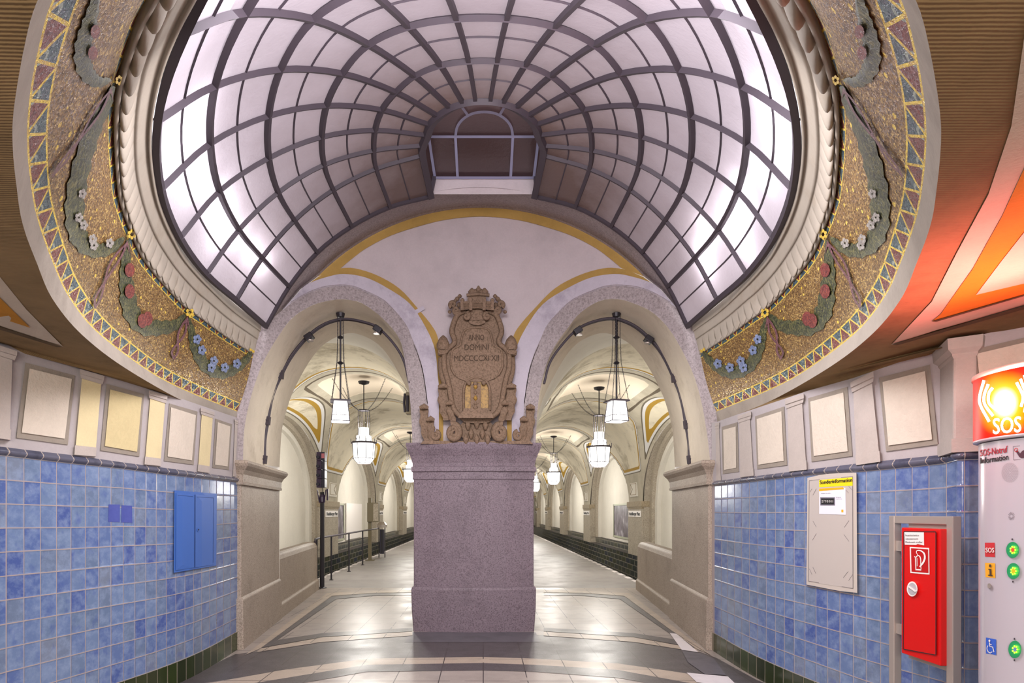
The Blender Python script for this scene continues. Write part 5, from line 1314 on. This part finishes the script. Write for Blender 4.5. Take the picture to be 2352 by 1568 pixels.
# ------------------------------------------------------------------ SOS pillar
ea, eb = .2, .27; Yc = 2.74
def find_xc(rat, ea_, eb_):
    lo, hi = 2.2, 3.2
    for _ in range(50):
        m_ = (lo+hi)/2; mn = min((m_-ea_*math.cos(a))/(Yc+eb_*math.sin(a)) for a in np.linspace(-1.6, 1.6, 400))
        if mn < rat: lo = m_
        else: hi = m_
    return m_
Xc = find_xc((2247-CX)/F, ea, eb)
def ell(ea_, eb_):
    def f(x, y, o=0):
        k = (x-CX)/F; a_, b_ = ea_+o, eb_+o
        # (kY-Xc)^2/a^2+(Y-Yc)^2/b^2=1
        A = k*k/a_**2+1/b_**2; B = -2*(k*Xc/a_**2+Yc/b_**2); C = Xc**2/a_**2+Yc**2/b_**2-1; D = max(0, B*B-4*A*C)
        Y = (-B-math.sqrt(D))/(2*A); return pY(x, y, Y)
    return f
sb_ = ell(ea, eb); shd = ell(ea+.018, eb+.024)
r = empty('sos_pillar', (Xc, Yc, 0), 'white emergency call pillar with a glowing red SOS head at the right edge', 'emergency pillar')
oval = lambda k, n=48: [(Xc+(ea+k)*math.cos(2*math.pi*i/n), Yc+(eb+k*1.3)*math.sin(2*math.pi*i/n)) for i in range(n)]
z_hb = EYE+(CY-1013)/F*2.86; z_ht = EYE+(CY-858)/F*2.86
def loft(levels): 
    mb = MB(); rows = [[Vector((x, y, z)) for x, y in oval(k)] for z, k in levels]; mb.grid(rows, close=True); mb.add(rows[0], [tuple(range(48))[::-1]]); mb.add(rows[-1], [tuple(range(48))]); return mb
loft([(0, 0), (z_hb-.01, 0)]).obj('body', M['sosbody'], r, True)
def sosmat():
    m = Mat('glowing_sos_sign', .3); u, v = m.uv()
    d = ((u*u)+(v*v))._m('SQRT'); c = m.ramp(d, [(0, (1, 1, 1, 1)), (.26, (1, .96, .82, 1)), (.42, (1, .72, .02, 1)), (.62, (1, .42, 0, 1)), (.82, (1, .03, 0, 1)), (1, (.95, 0, 0, 1))])
    st_ = m.ramp(d, [(0, (1, 1, 1, 1)), (.4, (.35, .35, .35, 1)), (.8, (.22, .22, .22, 1))])
    m.base(rgb(96, 4, 2)); m.p.inputs['Specular IOR Level'].default_value = .15; m.link(c, m.p.inputs['Emission Color']); sp = m.node('ShaderNodeSeparateColor'); m.link(st_, sp.inputs[0]); m.link(m.x(sp.outputs[0])*1.5, m.p.inputs['Emission Strength']); return m.m
hp = MB(); angs = np.linspace(math.pi*.48, math.pi*1.85, 50)
# emissive head shell, uv in px space around the hot spot
rows = []; uv = []
for t in np.linspace(0, 1, 22):
    z = z_hb+.008+(z_ht-z_hb-.03)*t; rr = []; ur = []
    for a in angs:
        X = Xc+(ea+.018)*math.cos(a); Y = Yc+(eb+.024)*math.sin(a); rr.append((X, Y, z)); px_ = CX+F*X/Y; py_ = CY-F*(z-EYE)/Y
        ax_ = (a-math.pi*1.03); 
        ux = (px_-2308)/78.; uy = (py_-925)/92.; q = (abs(ux)**3+abs(uy)**3)**(1/3.)/max(1e-6, math.hypot(ux, uy)); 
        kk = 1 if math.hypot(ux, uy) < .35 else 1+(q-1)*min(1, (math.hypot(ux, uy)-.35)/.3)
        if px_ > 2500: ux = 1.2
        ur.append((ux*kk, uy*kk))
    rows.append(rr); uv.append(ur)
hp.grid(rows, uv); hd = hp.obj('lit_sign', sosmat(), r, True)
loft([(z_hb-.006, .0), (z_hb-.004, .018), (z_hb+.006, .02), (z_hb+.008, .016)]).obj('lower_rim', M['sosbody'], r, True)
loft([(z_ht-.022, .018), (z_ht-.02, .024), (z_ht-.002, .024), (z_ht+.0, .0)]).obj('top_cap', M['oband'], r, True)
M['signw'] = simple('lit_white_lettering', rgb(255, 255, 255), .4, 0, (1, 1, .97, 1), 1.0)
mb = MB(); text(mb, 'SOS', (2281, 996), (2345, 991), 36, shd, .008, .8)
for k_, (dx, a0, a1) in enumerate(((0, 0, 0), (10, 0, 0), (20, 0, 0))):
    y_a, y_b = (873, 968) if k_ == 0 else ((882, 955) if k_ == 1 else (890, 942))
    stroke(mb, [(2260+dx, y_a), (2250.5+dx*1.03, (y_a+y_b)/2-12), (2252+dx, (y_a+y_b)/2+10), (2272+dx*.9, y_b)], 6.5, shd, .007, n=5)
    if k_ < 3: stroke(mb, [(2345-dx*.9+8, y_a-12), (2358-dx*.8+8, (y_a+y_b)/2-6), (2353-dx*.8+8, y_b-8)], 6.5, shd, .007, n=5)
mb.obj('sign_lettering', M['signw'], hd)
mb = MB(); text(mb, 'SOS-Notruf', (2251, 1047.5), (2314, 1038), 15, sb_, .0012, .25); mb.obj('lettering', simple('dark_red_print', rgb(170, 40, 60), .5), r)
mb = MB(); text(mb, 'Information', (2251.5, 1064.5), (2316, 1055), 13.5, sb_, .0012, .25); mb.obj('lettering', M['blackp'], r)
# pointing hand icon
mb = MB(); 
for a, b in (((2327, 1025), (2380, 1020)), ((2327, 1025), (2328, 1056)), ((2328, 1056), (2380, 1053))): stroke(mb, [a, b], .8, sb_, .002, n=0)
slab(mb, [(2333, 1036), (2336, 1033), (2343, 1041), (2348, 1035), (2360, 1030), (2366, 1050), (2346, 1052), (2341, 1049)], sb_, .003, None, 0); ic = mb.obj('hand_icon', simple('icon_grey', rgb(80, 50, 62), .5), r)
mb = MB(); 
for q in range(1): P_ = discp(2334, 1033, 3.6, 4.4, 14); stroke(mb, P_+[P_[0]], 1.3, sb_, .004, n=0)
mb.obj('touch_ring', M['darkred'], ic)
# loudspeaker perforation
mb = MB()
for R_ in range(3, 20, 2):
    n_ = max(6, int(R_*2.6))
    for k_ in range(n_):
        a = 2*math.pi*k_/n_; x_, y_ = 2319.5+R_*.98*math.cos(a), 1085+R_*1.15*math.sin(a); slab(mb, rectp(x_-.5, y_-.5, x_+.5, y_+.5), sb_, .0015, None, 0)
mb.obj('speaker_grille', simple('perforation', rgb(120, 112, 118), .6), r)
mb = MB()
for k_ in range(14):
    a = 2*math.pi*k_/14; stroke(mb, [(2323+3*math.cos(a), 1185+3.6*math.sin(a)), (2323+8*math.cos(a), 1185+9.5*math.sin(a))], .7, sb_, .0015, n=0)
mb.obj('microphone_slots', M['iron'], r)
mb = MB(); slab(mb, [(2262, 1246), (2284.5, 1246), (2285, 1279), (2262.5, 1278)], sb_, .002, None, 0); q_ = mb.obj('sos_label', simple('label_red', rgb(200, 24, 38), .5), r); mb = MB(); text(mb, 'SOS', (2264, 1268), (2283, 1268.5), 11, sb_, .004, .4); mb.obj('lettering', M['white'], q_)
mb = MB(); slab(mb, [(2262.5, 1292), (2285.5, 1293), (2286, 1327), (2263.5, 1325)], sb_, .002, None, 0); q_ = mb.obj('information_label', M['amber'], r)
mb = MB(); slab(mb, discp(2274, 1299, 2.8, 3.6, 12), sb_, .004, None, 0); stroke(mb, [(2274.5, 1306), (2275, 1320)], 4.4, sb_, .004, n=0); stroke(mb, [(2270, 1307), (2276, 1307.5)], 2.4, sb_, .004, n=0); stroke(mb, [(2269.5, 1320.5), (2280, 1321.5)], 2.6, sb_, .004, n=0); mb.obj('i_symbol', simple('brown_print', rgb(70, 44, 20), .5), q_)
mb = MB(); slab(mb, discp(2272, 1345, 4.2, 6.2, 14), sb_, .01, 0, 0); mb.obj('lock', M['steel'], r)
mb = MB(); slab(mb, [(2264.5, 1463.5), (2288, 1468), (2288, 1504), (2264.5, 1500)], sb_, .002, None, 0); q_ = mb.obj('wheelchair_label', M['bluep'], r)
mb = MB(); slab(mb, discp(2272.5, 1471, 2.2, 2.8, 10), sb_, .004, None, 0); stroke(mb, [(2273, 1475), (2273.5, 1484), (2280, 1485.5), (2283, 1497)], 2, sb_, .004, n=0); stroke(mb, [(2273.3, 1479), (2278, 1480.5)], 1.5, sb_, .004, n=0)
P_ = [(2269+0, 1482), (2267, 1488), (2269, 1495), (2274, 1499), (2279, 1496)]; stroke(mb, P_, 1.7, sb_, .004, n=5); mb.obj('wheelchair_symbol', M['white'], q_)
for i_, (bx_, by_) in enumerate(((2326, 1262.5), (2327.5, 1311), (2331, 1491))):
    mb = MB(); slab(mb, discp(bx_, by_, 15, 18.5 if i_ < 2 else 20, 30), sb_, .008, 0, 0); q_ = mb.obj('call_button', M['green'], r)
    mb = MB()
    for k_ in range(7):
        a = 2*math.pi*k_/7; slab(mb, discp(bx_+5.6*math.cos(a), by_+7.5*math.sin(a), 1.7, 2, 8), sb_, .014, .008, 0)
    mb.obj('button_light', M['led'], q_)
    mb = MB(); slab(mb, discp(bx_, by_, 4, 5, 12), sb_, .016, .008, 0); mb.obj('button_core', simple('core', [rgb(220, 80, 50), rgb(214, 190, 30), rgb(110, 130, 190)][i_], .4), q_)
    mb = MB()
    for dy in (-24, 24): 
        if (i_ == 0 and dy > 0) or (i_ == 1 and dy < 0): continue
        slab(mb, discp(bx_-1, by_+dy*1.02, 1.8, 2.3, 8), sb_, .004, 0, 0)
    mb.obj('screw', M['iron'], r)
# the sign's own red light
lamp('SPOT', 'sos_light', (Xc-.25, Yc-.12, z_ht-.14), 46, (1, .2, .19), .1, Vector((.22, -.05, 1)).to_track_quat('-Z', 'Y').to_euler())
lamp('POINT', 'sos_light', (Xc-.02, Yc-.02, z_ht+.12), 1.6, (1, .09, .07), .08)
lamp('POINT', 'sos_light', (Xc-.3, Yc+.1, z_ht-.1), 2.5, (1, .09, .07), .1)
